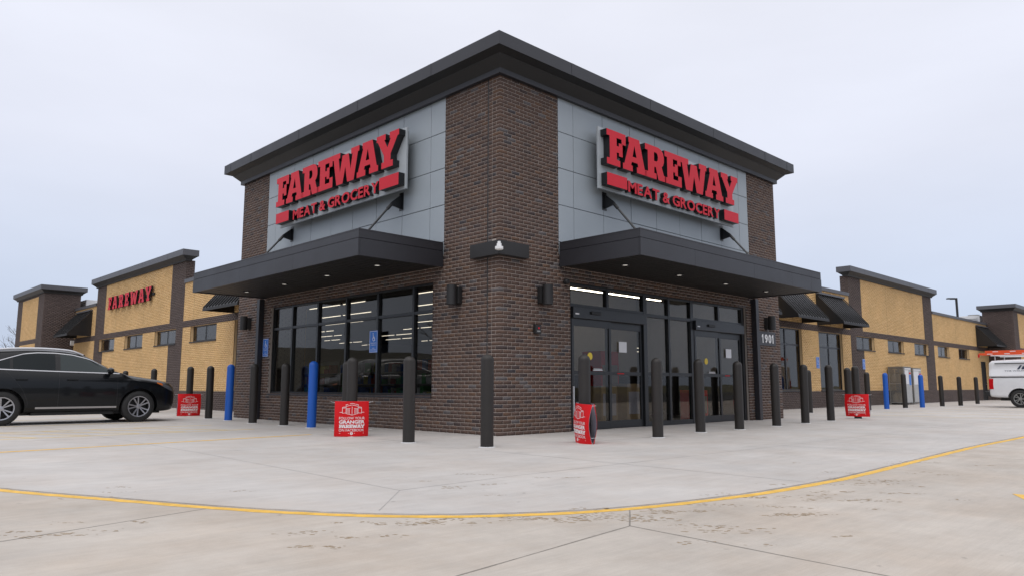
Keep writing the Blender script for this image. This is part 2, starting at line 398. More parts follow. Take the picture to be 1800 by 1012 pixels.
def ring(mb, x0, x1, y0, y1, prof, mi=0, close_top=True):
    """mitred moulding round a rectangle; prof = [(overhang, z, material)]"""
    rows = []
    for o, z, *_ in prof: rows.append([(x0 - o, y0 - o, z), (x1 + o, y0 - o, z), (x1 + o, y1 + o, z), (x0 - o, y1 + o, z)])
    for i in range(len(rows) - 1):
        for j in range(4):
            k = (j + 1) % 4
            mb.add([rows[i][j], rows[i][k], rows[i + 1][k], rows[i + 1][j]], [(0, 1, 2, 3)], prof[i][2] if len(prof[i]) > 2 else mi)
    if close_top: mb.add(rows[-1], [(0, 1, 2, 3)], mi)

# ================================================================== GROUND
gm = MB(); gm.add([(-2500, -2500, -.05), (2500, -2500, -.05), (2500, 2500, -.05), (-2500, 2500, -.05)], [(0, 1, 2, 3)])
structure(gm.build('ground', 'grass', fix=False))
lm = MB(); lm.add([(-14, -14, -.008), (95, -14, -.008), (95, 85, -.008), (-14, 85, -.008)], [(0, 1, 2, 3)])
lot = structure(lm.build('parking_lot', 'concrete_lot', fix=False))
ctrl = [(-8.15, 60), (-8.15, 20), (-8.1, 6), (-8.0, 2), (-7.80, -.4), (-7.45, -1.82), (-6.94, -3.06), (-6.39, -4.28), (-5.85, -5.12), (-5.22, -5.68), (-4.43, -6.06), (-3.25, -6.31), (-2.0, -6.40), (-1.24, -6.40), (.77, -6.32), (3.5, -6.22), (6.6, -6.22), (20, -6.22), (75, -6.22)]
def catmull(pts, n=8):
    res = []
    P = [np.array(p, float) for p in pts]; P = [2 * P[0] - P[1]] + P + [2 * P[-1] - P[-2]]
    for i in range(1, len(P) - 2):
        for k in range(n):
            t = k / n; a, b, c, d = P[i - 1:i + 3]
            res.append(.5 * ((2 * b) + (-a + c) * t + (2 * a - 5 * b + 4 * c - d) * t * t + (-a + 3 * b - 3 * c + d) * t ** 3))
    res.append(P[-2]); return res
edge = [(-8.15, 60.0)] + [tuple(p) for p in catmull(ctrl[1:-1], 7)] + [(75.0, -6.22)]
am = MB(); loop = [(x, y) for x, y in edge] + [(75.0, 60.0)]
am.add([(x, y, 0) for x, y in loop], tessellate_polygon([[Vector((x, y, 0)) for x, y in loop]]))
am.add([(x, y, 0) for x, y in edge] + [(x, y, -.03) for x, y in edge], [(i, i + 1, len(edge) + i + 1, len(edge) + i) for i in range(len(edge) - 1)])
apron = structure(am.build('pavement', 'concrete_apron', fix=False))
def strip_path(name, pts, w, z, material, parent, side=0.0, jitter=0.0):
    mb = MB(); pts = [np.array(p, float) for p in pts]; vs = []
    for i, p in enumerate(pts):
        t = pts[min(i + 1, len(pts) - 1)] - pts[max(i - 1, 0)]; t /= np.linalg.norm(t); nrm = np.array([-t[1], t[0]])
        a = p + nrm * (side + w / 2 + random.uniform(-jitter, jitter)); b = p + nrm * (side - w / 2 + random.uniform(-jitter, jitter))
        vs += [(a[0], a[1], z), (b[0], b[1], z)]
    mb.add(vs, [(2 * i, 2 * i + 1, 2 * i + 3, 2 * i + 2) for i in range(len(pts) - 1)])
    return mb.build(name, material, parent, fix=False)
def dense(p, q, step=.25):
    p, q = np.array(p, float), np.array(q, float); n = max(2, int(np.linalg.norm(q - p) / step)); return [p + (q - p) * i / n for i in range(n + 1)]
edge_d = []
for a, b in zip(edge[:-1], edge[1:]): edge_d += dense(a, b, .08)[:-1] if np.linalg.norm(np.array(a) + 4) < 11 else [a]
edge_d.append(edge[-1])
strip_path('painted_line', edge_d, .092, -.0066, 'paint_yellow', lot, side=-.058, jitter=.007)
strip_path('joint', edge_d, .006, .0010, 'joint_mid', apron, side=.004, jitter=.003)
for a, b in [((-5.82, -4.98), (-5.13, -4.26)), ((-5.13, -4.26), (-4.95, .35)), ((-4.95, .35), (-4.9, 12)), ((-5.13, -4.26), (-3.75, -4.2)), ((-3.75, -4.2), (1.0, -4.3)), ((1.0, -4.3), (30, -4.3)),
             ((-4.95, .35), (-1.7, .35)), ((-2.2, -6.35), (-2.05, -1.9)), ((1.6, -6.2), (1.6, 0)), ((5.4, -6.2), (5.4, 0)), ((9.2, -6.2), (9.2, 0)), ((13, -6.2), (13, 3)), ((-8.0, 4.2), (0, 4.2)), ((-8, 8), (0, 8)),
             ((0, -1.9), (30, -1.9)), ((-1.9, 0), (-1.9, 30))]:
    strip_path('joint', dense(a, b), .009, .0010, 'joint_faint', apron, jitter=.0015)
for a, b in [((-4.50, -6.12), (-4.997, -6.493)), ((-4.997, -6.493), (-6.6, -6.69)), ((-6.6, -6.69), (-9.8, -7.0)), ((-4.997, -6.493), (-5.145, -8.10)), ((-5.145, -8.1), (-5.3, -13)), ((-7.9, -4.35), (-6.60, -4.02)), ((1.68, -6.3), (1.78, -7.4)), ((1.78, -7.4), (1.9, -14)), ((-4.997, -9.9), (20, -9.9))]:
    strip_path('joint', dense(a, b), .012, -.0070, 'joint_dark', lot, jitter=.003)
# parking bay lines, left side (run along X) and right side (run along Y)
for y, x0, x1 in [(2.05, -7.9, -2.1), (4.85, -7.9, -2.1), (6.9, -7.9, -2.1), (9.2, -7.9, -2.6), (12.3, -7.9, -2.1), (15.0, -7.9, -2.1), (17.7, -7.9, -2.1), (20.4, -7.9, -2.1)]:
    strip_path('painted_line', dense((x0, y), (x1, y + (.55 if y < 3 else 0)), .3), .11, .0016, 'paint_faded' if y > 3 else 'paint_yellow', apron, jitter=.006)
for k in range(6):
    strip_path('painted_line', dense((-7.7 + k * .8, 6.8), (-6.6 + k * .8, 4.95), .3), .10, .0016, 'paint_faded', apron, jitter=.006)
for x in (14.6, 17.3, 20.0, 22.7, 25.4, 28.1, 30.8, 33.5):
    strip_path('painted_line', dense((x, -5.9), (x, -.2), .4), .11, .0016, 'paint_faded', apron, jitter=.006)
ar = MB(); DA = (-.90, -.45)
ar.add([(x + DA[0], y + DA[1], z) for x, y, z in [(-1.66, -7.78, -.0062), (-.75, -7.35, -.0062), (-.75, -7.68, -.0062), (.9, -7.75, -.0062), (.9, -7.98, -.0062), (-.75, -8.0, -.0062), (-.75, -8.32, -.0062)]], [(0, 1, 6), (2, 3, 4, 5)])
ar.build('painted_arrow', 'paint_yellow', lot, fix=False)
# tracked-in clods of dried mud
mm = MB()
def clod(x, y, r, z):
    n = random.randint(6, 9); a0 = random.random() * 6.3; s = random.uniform(.3, .8)
    ring_ = []
    for i in range(n):
        a = a0 + 2 * math.pi * i / n; rr = r * random.uniform(.55, 1.15)
        px, py = rr * math.cos(a), rr * s * math.sin(a); c, q = math.cos(-.8), math.sin(-.8)
        ring_.append((x + px * c - py * q, y + px * q + py * c, z))
    mm.add(ring_ + [(x, y, z + r * .07)], [(i, (i + 1) % n, n) for i in range(n)])
for x, y, sx, n in [(-7.75, -4.25, .30, 70), (-7.2, -4.2, .16, 26), (-6.22, -5.15, .18, 16), (-6.0, -5.4, .16, 34), (-5.75, -5.5, .2, 50), (-5.45, -5.75, .2, 40), (-5.25, -5.98, .2, 70), (-4.92, -6.18, .2, 70), (-4.6, -6.3, .16, 34), (-4.34, -6.36, .14, 60), (-4.65, -6.52, .12, 40),
                    (-4.67, -6.78, .10, 24), (-4.7, -7.0, .09, 24), (-4.5, -7.07, .1, 26), (-3.9, -7.0, .15, 70), (-3.8, -6.5, .2, 40), (-3.3, -6.45, .3, 60), (-2.85, -7.06, .3, 90), (-2.45, -7.0, .25, 50), (-2.0, -6.62, .35, 80), (-1.7, -6.55, .25, 50), (-1.0, -6.62, .4, 40), (.44, -6.5, .5, 60),
                    (-4.33, -7.6, .1, 16), (-6.73, -5.64, .05, 12), (-4.33, -4.48, .16, 16), (-3.4, -4.6, .2, 10), (-4.0, -3.8, .1, 10), (-6.3, -3.2, .3, 14), (-7.0, -3.0, .3, 10), (-3, -8, 1.2, 60), (-6, -6, 1.2, 60), (-4.2, -5, 1.3, 36)]:
    for _ in range(max(2, n // 7)):
        t = random.gauss(0, sx); w = random.gauss(0, sx * .25); sz = random.uniform(.5, 1.5)
        for _ in range(int(9 * sz)):
            t2 = t + random.gauss(0, .05 * sz); w2 = w + random.gauss(0, .022 * sz)
            X, Y = x + t2 * .716 + w2 * .698, y - t2 * .698 + w2 * .716
            ins = False
            for (ax, ay), (bx, by) in zip(loop, loop[1:] + loop[:1]):
                if (ay > Y) != (by > Y) and X < (bx - ax) * (Y - ay) / (by - ay) + ax: ins = not ins
            clod(X, Y, random.uniform(.004, .020) * (1.8 if random.random() < .10 else 1), .0006 if ins else -.0074)
o = stuff(mm.build('mud', 'mud', None, fix=False)); tag(o, 'brown crumbs of dried mud scattered along the curved yellow line', 'mud')

# street and rising ground behind the viewer; asphalt lot added to darken window reflections
rm = MB(); rm.add([(-32, -29, -.022), (95, -29, -.022), (95, 85, -.022), (-32, 85, -.022)], [(0, 1, 2, 3)]); rm.add([(-46, -200, -.02), (-36, -200, -.02), (-36, 200, -.02), (-46, 200, -.02)], [(0, 1, 2, 3)]); rm.add([(-35.9, -42, -.021), (200, -42, -.021), (200, -32, -.021), (-35.9, -32, -.021)], [(0, 1, 2, 3)])
structure(rm.build('road_and_added_asphalt', mat('asphalt', (.05, .05, .052), .85, var=.2, vscale=.5), fix=False))
hm = MB(); vs = []; n = 90
for i in range(n + 1):
    a = math.radians(95 + 200 * i / n)
    for j, (R_, h_) in enumerate(((70, -.04), (95, 1.3), (130, 3.8), (180, 7.5), (260, 9.5))):
        hh = h_ * (1 + .35 * math.sin(a * 3.1 + 1) + .2 * math.sin(a * 7.7)) if h_ > 0 else h_
        vs.append((CAM.x + R_ * math.cos(a), CAM.y + R_ * math.sin(a), hh))
hm.add(vs, [(i * 5 + j, (i + 1) * 5 + j, (i + 1) * 5 + j + 1, i * 5 + j + 1) for i in range(n) for j in range(4)])
structure(hm.build('hill', mat('winter_slope', (.062, .058, .042), .95, var=.3, vscale=.1), smooth=180, fix=False))

# ================================================================== STORE BUILDING
T = 10.56                      # side of the square entrance tower
SR, SL = 3.55, 2.05            # set-back of the right and left wings
store = thing('store_building', 'brown and tan brick grocery store with tall square corner tower', 'building')

PAN = (1.56, 9.04, 3.34, 6.50)
ENT = (1.88, 8.74, -.02, 2.87)
WIN = (1.88, 8.62, .66, 2.86)
ZT = 6.50
piece_pool = []
def tower_face(m, holes, par, left):
    mb = MB(m); holed(mb, 0.0035, T - .0035, -.03, ZT + .05, holes, .0035); reveals(mb, holes, .004, .14)
    wall = mb.build('brick_wall', 'mortar_brown', store)
    us = (lambda k: .1016 if k % 2 == 0 else .2032) if left else None
    hs = list(holes) + ([(.304, .330, -1, 9)] if left else [])
    bl = brick_list(0, T, 0.0, ZT + .03, hs, par, us)
    if not left:      # quoin bricks turn the corner
        bl = [(b[0], b[1], b[2], (.092 if b[6] % 2 == 0 else .194), b[4], b[5], b[6]) if b[0] < .001 else b for b in bl]
    near = sorted(range(len(bl)), key=lambda i: (Vector(m((bl[i][0] + bl[i][1]) / 2, 0, (bl[i][4] + bl[i][5]) / 2)) - CAM).length)
    near = [i for i in near if bl[i][1] < 1.9 and bl[i][4] > .0 and not (left and bl[i][0] > 1.6)][:150]
    cache = {}
    for i in near:
        u0, u1, d0, d1, z0, z1, k = bl[i]; key = (round(u1 - u0, 4), round(d1, 4), round(z1 - z0, 4))
        if key not in cache:
            me = brick_mesh('brick', [(-(u1 - u0) / 2, (u1 - u0) / 2, 0, d1, -(z1 - z0) / 2, (z1 - z0) / 2)], m, left); me.materials.append(MATS['brick_brown']); cache[key] = me
        o = link('brick', cache[key], wall); o.location = m((u0 + u1) / 2, random.gauss(0, .0008), (z0 + z1) / 2)
    ns = set(near); bricks([b for i, b in enumerate(bl) if i not in ns], m, 'brick_brown', wall, left)
    if left:
        j = MB(m); j.box(.3025, .3295, .0012, .0034, 0, ZT); j.build('control_joint', 'trim_dark', wall)
    return wall
tower_face(MR, [PAN, ENT], 0, False)
tower_face(ML, [PAN, WIN], 0, True)
# rear faces of the tower above the wing roofs
mb = MB(); mb.add([(T, 0, 0), (T, T, 0), (T, T, 6.55), (T, 0, 6.55)], [(0, 1, 2, 3)]); mb.add([(0, T, 0), (T, T, 0), (T, T, 6.55), (0, T, 6.55)], [(0, 1, 2, 3)])
# (open below so that the sales floor can be seen through the entrance glass)
mb = MB(); mb.add([(T, 0, -.02), (T, SR, -.02), (T, SR, 6.55), (T, 0, 6.55)], [(0, 1, 2, 3)]); mb.add([(T, SR, 4.45), (T, T, 4.45), (T, T, 6.55), (T, SR, 6.55)], [(0, 1, 2, 3)])
mb.add([(0, T, -.02), (SL, T, -.02), (SL, T, 6.55), (0, T, 6.55)], [(0, 1, 2, 3)]); mb.add([(SL, T, 4.45), (T, T, 4.45), (T, T, 6.55), (SL, T, 6.55)], [(0, 1, 2, 3)])
rear = mb.build('rear_wall', 'mortar_brown', store, fix=False)
bl = brick_list(0.03, SR, 0, 6.5, (), 1) + brick_list(SR, T, 5.0, 6.5, (), 1)
bricks(bl, lambda u, d, z: (T - d + .012, u, z), 'brick_brown', rear, True)
bl = brick_list(0.03, SL, 0, 6.5, (), 1) + brick_list(SL, T, 5.0, 6.5, (), 1)
bricks(bl, lambda u, d, z: (u, T - d + .012, z), 'brick_brown', rear)

# cornice
mb = MB()
ring(mb, 0, T, 0, T, [(.0, 6.475, 0), (.085, 6.475, 0), (.085, 6.57, 1), (.245, 6.725, 1), (.255, 6.745, 1), (.40, 6.79, 1), (.43, 6.79, 0), (.43, 7.035, 0), (.40, 7.045, 0), (-.2, 7.045, 0)])
corn = mb.build('cornice', ['trim_metal', 'trim_dark'], store, fix=False)
for m in (MR, ML):
    for u in (1.55, 4.15, 6.75, 9.35, 10.62):
        q = MB(m); q.box(u - .055, u + .055, -.434, -.425, 6.792, 7.034); q.build('seam_cover', 'trim_metal', corn)

# grey panels
VJ = [1.56, 2.02, 2.955, 3.905, 4.845, 5.78, 6.72, 7.655, 8.575, 9.04]; HJ = [3.34, 3.59, 4.325, 5.06, 5.795, 6.50]
for m in (MR, ML):
    mb = MB(m); mb.box(1.561, 9.039, .030, .12, 3.341, 6.499); pw = mb.build('panel_wall', 'panel_gap', store)
    for a, b in zip(VJ[:-1], VJ[1:]):
        for c, d in zip(HJ[:-1], HJ[1:]):
            q = MB(m); e_ = random.gauss(0, .0012); q.box(a + .006, b - .006, .004 + e_, .028, c + .006, d - .006); bevel(q.build('panel', 'panel_grey', pw), .003, 1)

# canopies
for m, lab in ((MR, 'entrance'), (ML, 'window')):
    mb = MB(m)
    U0, U1, D, Z0, Z1, ZS = 1.57, 8.92, -1.90, 3.10, 3.58, 3.405
    mb.box(U0, U1, D, -.012, Z1 - .03, Z1)
    for a in ((U0, U1, D, D + .03), (U0, U0 + .03, D + .03, -.012), (U1 - .03, U1, D + .03, -.012)):
        mb.box(a[0], a[1], a[2], a[3], ZS + .008, Z1 - .03)
    can = mb.build('canopy', 'trim_metal', store); bevel(can, .004, 1)
    cuts = [U0, 3.3, 5.6, 7.35, 8.35, U1] if m is MR else [U0, 3.9, 6.3, 8.4, U1]
    for i, (a, b) in enumerate(zip(cuts[:-1], cuts[1:])):
        q = MB(m); q.box(a + (0 if i == 0 else .002), b - (0 if i == len(cuts) - 2 else .002), D - .006, D + .03, Z0, ZS); q.build('fascia_panel', 'trim_metal', can)
    for a, b in ((U0 - .006, U0 + .03), (U1 - .03, U1 + .006)):
        q = MB(m); q.box(a, b, D + .0305, -.012, Z0, ZS); q.build('fascia_panel', 'trim_metal', can)
    n = 12; wd = (1.9 - .045) / n
    for i in range(n):
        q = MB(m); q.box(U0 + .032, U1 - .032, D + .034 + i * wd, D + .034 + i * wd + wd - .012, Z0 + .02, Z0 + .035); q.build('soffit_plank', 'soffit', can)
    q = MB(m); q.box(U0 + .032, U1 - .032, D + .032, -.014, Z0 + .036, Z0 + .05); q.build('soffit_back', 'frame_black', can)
    for u in (2.32, 4.15, 6.0, 7.9):
        q = MB(); q.lathe([(0, .0), (.05, .0), (.05, .012), (0, .012)], 20); o = q.build('downlight', 'downlight', can); o.location = m(u, -1.0, Z0 + .006)
        q = MB(); q.lathe([(.052, -.002), (.085, -.002), (.085, .016), (.052, .016), (.052, -.002)], 20); o = q.build('downlight_trim', 'trim_metal', can, smooth=True); o.location = m(u, -1.0, Z0 + .004)
    for u in (2.98, 7.655):
        q = MB(m); q.add([(u - .012, .0, 4.79), (u - .012, .0, 4.47), (u - .012, -.26, 4.52), (u - .012, -.26, 4.58), (u + .012, .0, 4.79), (u + .012, .0, 4.47), (u + .012, -.26, 4.52), (u + .012, -.26, 4.58)], [(0, 1, 2, 3), (7, 6, 5, 4), (0, 3, 7, 4), (1, 5, 6, 2), (3, 2, 6, 7), (0, 4, 5, 1)])
        q.box(u - .07, u + .07, -.004, .003, 4.44, 4.82); q.build('rod_bracket', 'frame_black', can)
        q = MB(m); q.tube((u, -.235, 4.555), (u, -1.08, 3.57), .023); q.tube((u, -.235, 4.555), (u, -.34, 4.43), .036); q.tube((u, -1.0, 3.665), (u, -1.08, 3.57), .036); q.build('rod', 'frame_black', can)
    q = MB(m); q.box(9.0, 9.15, -.14, -.004, .0, Z0 - .002); q.box(8.99, 9.16, -.146, -.002, .15, .2); bevel(q.build('downspout', 'trim_metal', store), .006)

# ---------- window and door glazing
def frame_bars(m, bars, parent, d0=.07, d1=.17):
    mb = MB(m)
    for b in bars: mb.box(b[0], b[1], (b[4] if len(b) > 4 else d0), (b[5] if len(b) > 5 else d1), b[2], b[3])
    return mb.build('frame', 'frame_black', parent)
def pane(m, a, b, c, d, parent, dep=.12, material='store_glass'):
    mb = MB(m); mb.box(a, b, dep, dep + .008, c, d); return mb.build('pane', material, parent)
def grid_window(m, us, zs, parent, name='window', w=.032, d0=.07, d1=.17):
    """us, zs: centre lines of the frame members"""
    root = bpy.data.objects.new(name, None); COL.objects.link(root); root.parent = parent
    bars = []
    for i, u in enumerate(us):
        bars.append((u - (0 if i == 0 else w), u + (0 if i == len(us) - 1 else w), zs[0], zs[-1]))
    for i, z in enumerate(zs):
        for a, b in zip(range(len(us) - 1), range(1, len(us))):
            bars.append((us[a] + (w if a else 0), us[b] - (w if b < len(us) - 1 else 0), z - (0 if i == 0 else w * .9), z + (0 if i == len(zs) - 1 else w * .9), d0 + .006, d1 - .006))
    # outer members get their own width
    u0, u1, z0, z1 = us[0], us[-1], zs[0], zs[-1]
    bars += [(u0, u0 + .05, z0, z1, d0 - .003, d1 + .003), (u1 - .05, u1, z0, z1, d0 - .003, d1 + .003), (u0 + .05, u1 - .05, z0, z0 + .05, d0 - .003, d1 + .003), (u0 + .05, u1 - .05, z1 - .05, z1, d0 - .003, d1 + .003)]
    bars = [b for b in bars if b[1] - b[0] > .001 and b[3] - b[2] > .001]
    frame_bars(m, bars, root, d0, d1)
    for a, b in zip(us[:-1], us[1:]):
        for c, d in zip(zs[:-1], zs[1:]): pane(m, a + .01, b - .01, c + .01, d - .01, root)
    return root
grid_window(ML, [WIN[0], 2.60, 3.86, 5.11, 6.365, 7.60, WIN[1]], [WIN[2], 2.295, WIN[3]], store, 'window')
q = MB(ML); q.box(WIN[0], WIN[1], -.03, .13, WIN[2] - .035, WIN[2] - .002); q.build('window_sill', 'trim_metal', store)
# entrance: two sliding doors with a glazed bay between
ef = bpy.data.objects.new('entrance_screen', None); COL.objects.link(ef); ef.parent = store
bars = [(1.88, 1.97, 0, 2.87), (4.36, 4.48, 0, 2.87), (5.30, 5.37, 0, 2.87), (6.22, 6.34, 0, 2.87), (8.62, 8.74, 0, 2.87), (3.09, 3.16, 2.42, 2.87), (7.46, 7.53, 2.42, 2.87),
        (1.97, 4.36, 2.80, 2.868, .075, .165), (4.48, 6.22, 2.80, 2.868, .075, .165), (6.34, 8.62, 2.80, 2.868, .075, .165), (4.48, 6.22, 2.35, 2.42, .075, .165), (4.48, 6.22, 1.08, 1.15, .075, .165), (4.48, 6.22, 0.0, .10, .075, .165), (1.97, 4.36, 2.39, 2.45, .075, .165), (6.34, 8.62, 2.39, 2.45, .075, .165)]
frame_bars(MR, bars, ef)
for a, b, c, d in [(1.96, 3.10, 2.44, 2.81), (3.15, 4.37, 2.44, 2.81), (4.47, 5.31, 2.41, 2.81), (5.36, 6.23, 2.41, 2.81), (6.33, 7.47, 2.44, 2.81), (7.52, 8.63, 2.44, 2.81), (4.47, 5.31, 1.14, 2.36), (5.36, 6.23, 1.14, 2.36), (4.47, 5.31, .09, 1.09), (5.36, 6.23, .09, 1.09)]:
    pane(MR, a, b, c, d, ef)
for a, b in ((1.972, 4.358), (6.342, 8.618)):
    dr = bpy.data.objects.new('sliding_door', None); COL.objects.link(dr); dr.parent = store
    q = MB(MR); q.box(a, b, .0, .16, 2.165, 2.388); bevel(q.build('door_header', 'frame_black', dr), .006)
    mid = (a + b) / 2
    for (p, r, dd) in ((a + .01, mid + .04, .06), (mid - .04, b - .01, .115)):
        q = MB(MR); w = .065
        q.box(p, p + w, dd, dd + .045, .012, 2.16); q.box(r - w, r, dd, dd + .045, .012, 2.16)
        q.box(p + w, r - w, dd + .002, dd + .043, 2.02, 2.16); q.box(p + w, r - w, dd + .002, dd + .043, 1.075, 1.145); q.box(p + w, r - w, dd + .002, dd + .043, .012, .16)
        q.build('door_leaf', 'frame_black', dr)
        for c, d in ((.15, 1.08), (1.14, 2.03)):
            mbp = MB(MR); mbp.box(p + w - .006, r - w + .006, dd + .018, dd + .026, c, d); mbp.build('pane', 'store_glass', dr)
    q = MB(MR); q.box(a + .52, a + .82, -.035, .0, 2.26, 2.32); q.lathe([(0, 0)], 3); bevel(q.build('motion_sensor', 'black_plastic', dr), .01)
    q = MB(MR); q.box(a + .06, a + .17, -.003, .0, 2.235, 2.262); q.build('maker_plate', 'paper', dr)
    q = MB(MR); q.box(mid + .36, mid + .62, .104, .112, 1.55, 1.77); q.build('notice', 'paper', dr)
    q = MB(MR); q.box(mid + .30, mid + .52, .108, .1145, 1.10, 1.118); q.build('warning_strip', 'sign_red', dr)
    q = MB(MR); q.box(mid - .55, mid - .26, .052, .0595, 1.16, 1.175); q.box(mid - .53, mid - .28, .052, .0595, 1.185, 1.196); q.build('door_sticker', 'paper', dr)
    q = MB(); q.lathe([(0, 0), (.075, 0), (.075, .004), (0, .004)], 16, axis='Y'); o = q.build('door_decal', mat('decal_yellow', (.7, .5, .04), .5), dr); o.location = (mid - .62, .074, 1.44)
q = MB(MR); q.box(1.925, 1.96, -.02, .004, .25, .85); q.build('door_guard', 'aluminium', store)

# ---------- wings
PD = .33
ZC = 4.82            # underside of the low coping
def wing(m, flip, u_end, boxr, wins, talls, doors, par=0):
    b0, b1 = boxr
    pil = [(b0, b0 + 1.45), (b1 - 1.45, b1)]
    holes = [(a, b, 2.50, 3.09) for a, b in wins] + [(a, b, .70, 3.09) for a, b in talls] + [(a, b, -.02, 2.42) for a, b in doors]
    ustart = T - .02
    dark = [(ustart, u_end, 0, .66), (ustart, u_end, 3.09, 3.345)]
    for a, b in pil: dark += [(a, b, .66, 3.09), (a, b, 3.345, 5.74)]
    mb = MB(m); holed(mb, ustart, u_end, .66, ZC + .02, holes + [d for d in dark], .005)
    holed(mb, b0 + 1.45, b1 - 1.45, ZC + .02, 5.76, [], .005)
    tan_wall = mb.build('tan_brick_wall', 'mortar_tan', store, fix=False)
    mb = MB(m)
    for d in dark: holed(mb, d[0], d[1], d[2] - (.03 if d[2] == 0 else 0), d[3], holes, .007)
    dark_wall = mb.build('brown_brick_wall', 'mortar_brown_far', store, fix=False)
    for h_ in holes: mb = MB(m); reveals(mb, [h_], -.002, .2); mb.build('reveal', 'mortar_tan', store, fix=False)
    bl = []
    for d in dark: bl += brick_list(d[0], d[1], d[2], d[3], holes, par, proud=.004)
    bricks(bl, m, 'brick_brown_far', dark_wall, flip)
    bl = brick_list(ustart, u_end, .66, ZC + .02, holes + dark, par) + brick_list(b0 + 1.45, b1 - 1.45, ZC + .02, 5.74, [], par)
    bricks(bl, m, 'brick_tan', tan_wall, flip)
    for uj in (b0 + 4.6, b0 + 8.4, b1 + 4.2, b0 - 1.0):
        if uj < u_end:
            top_ = 5.7 if b0 < uj < b1 else ZC
            q = MB(m); q.box(uj - .008, uj + .008, -.0022, .004, 3.35, top_); q.build('control_joint', 'mortar_tan_dark', tan_wall)
    # copings of the low wall
    for a, b in ((ustart + .1, b0 - .002), (b1 + .002, u_end)):
        q = MB(m); q.box(a, b, -.05, .32, ZC, ZC + .15); bevel(q.build('coping', 'cap_metal', store), .006)
    # raised parapet
    q = MB(m); q.box(b0 + .01, b1 - .01, .02, PD, 4.6, 5.74); par_ = q.build('parapet', 'mortar_brown_far', store)
    ends = [b0] if True else []
    um = moved(m)
    for ue, sgn in ((b0, 1), (b1, -1)):
        bl = brick_list(.03, PD, ZC - .3, 5.74, (), 1)
        bricks(bl, (lambda ue, sgn: (lambda u, d, z: m(ue + sgn * (d - .012), u, z)))(ue, sgn), 'brick_brown_far', par_, not flip)
    mbc = MB()
    x0, y0, _ = m(b0, 0, 0); x1, y1, _ = m(b1, PD - .22, 0)
    ring(mbc, x0, x1, y0, y1, [(0, 5.70, 1), (.06, 5.70, 1), (.08, 5.76, 1), (.24, 5.89, 1), (.26, 5.89, 0), (.26, 6.13, 0), (-.1, 6.14, 0)])
    co = mbc.build('parapet_cornice', ['cap_metal', 'trim_dark'], store, fix=False)
    u = b0 + 1.4
    while u < b1:
        q = MB(m); q.box(u - .03, u + .03, -.263, -.255, 5.893, 6.128); q.build('seam_cover', 'cap_metal', co); u += 3.0
    for a, b in wins:
        grid_window(m, [a, (a + b) / 2, b], [2.50, 3.09], store, 'window', .06, .12, .19)
        q = MB(m); q.box(a - .02, b + .02, -.035, .12, 2.455, 2.497); q.build('window_sill', 'trim_dark', store)
    for a, b in talls:
        grid_window(m, [a, (a + b) / 2, b], [.70, 2.46, 3.09], store, 'window', .04, .10, .19)
        q = MB(m); q.box(a - .02, b + .02, -.04, .10, .655, .697); q.build('window_sill', 'trim_metal', store)
    for a, b in doors:
        d_ = bpy.data.objects.new('service_door', None); COL.objects.link(d_); d_.parent = store
        q = MB(m); q.box(a + .06, b - .06, .03, .08, .01, 2.36); q.build('door_leaf', 'trim_dark', d_)
        q = MB(m); q.box(a, a + .06, .0, .12, 0, 2.42); q.box(b - .06, b, .0, .12, 0, 2.42); q.box(a + .06, b - .06, .002, .118, 2.36, 2.42); q.build('frame', 'trim_dark', d_)
        q = MB(m); q.tube((b - .15, -.05, 1.0), (b - .30, -.05, 1.0), .012); q.tube((b - .15, -.05, 1.0), (b - .15, .03, 1.0), .014); q.build('handle', 'aluminium', d_)
def awning(m, a, b, z_top=4.64, z_bot=3.42, d=1.08):
    root = bpy.data.objects.new('awning', None); COL.objects.link(root); root.parent = store
    mb = MB(m)
    mb.add([(a, -.02, z_top), (b, -.02, z_top), (b, -d, z_bot), (a, -d, z_bot), (a, -.02, z_top - .02), (b, -.02, z_top - .02), (b, -d, z_bot - .02), (a, -d, z_bot - .02)], [(0, 1, 2, 3), (7, 6, 5, 4), (0, 3, 7, 4), (1, 5, 6, 2), (3, 2, 6, 7), (0, 4, 5, 1)])
    mb.build('awning_sheet', 'frame_black', root)
    for u in (a, b - .02):
        mb = MB(m); vs = [(0, z_top - .022), (0, z_bot - .08), (-d, z_bot - .08), (-d, z_bot - .022)]
        mb.add([(u + .001, p[0] - .004, p[1]) for p in vs] + [(u + .019, p[0] - .004, p[1]) for p in vs], [(0, 1, 2, 3), (7, 6, 5, 4), (0, 4, 5, 1), (1, 5, 6, 2), (2, 6, 7, 3), (3, 7, 4, 0)]); mb.build('awning_side', 'frame_black', root)
    mb = MB(m); mb.box(a, b, -d - .012, -d - .001, z_bot - .09, z_bot + .0); mb.build('awning_valance', 'trim_dark', root)
    mb = MB(m); mb.box(a, b, -.14, -.003, z_top - .015, z_top + .055); mb.build('awning_flashing', 'cap_metal', root)
    n = int((b - a) / .23); sh = None
    for i in range(n + 1):
        u = a + (b - a) * i / n; u = min(max(u, a + .02), b - .02)
        mb = MB(m); h = .035; w = .014
        mb.add([(u - w, -.06, z_top - .012), (u + w, -.06, z_top - .012), (u + w, -d, z_bot + .0), (u - w, -d, z_bot + .0), (u - w, -.06, z_top + h), (u + w, -.06, z_top + h), (u + w, -d, z_bot + h + .012), (u - w, -d, z_bot + h + .012)], [(0, 3, 2, 1), (4, 5, 6, 7), (0, 1, 5, 4), (2, 3, 7, 6), (0, 4, 7, 3), (1, 2, 6, 5)])
        mb.build('standing_seam', 'trim_dark', root)
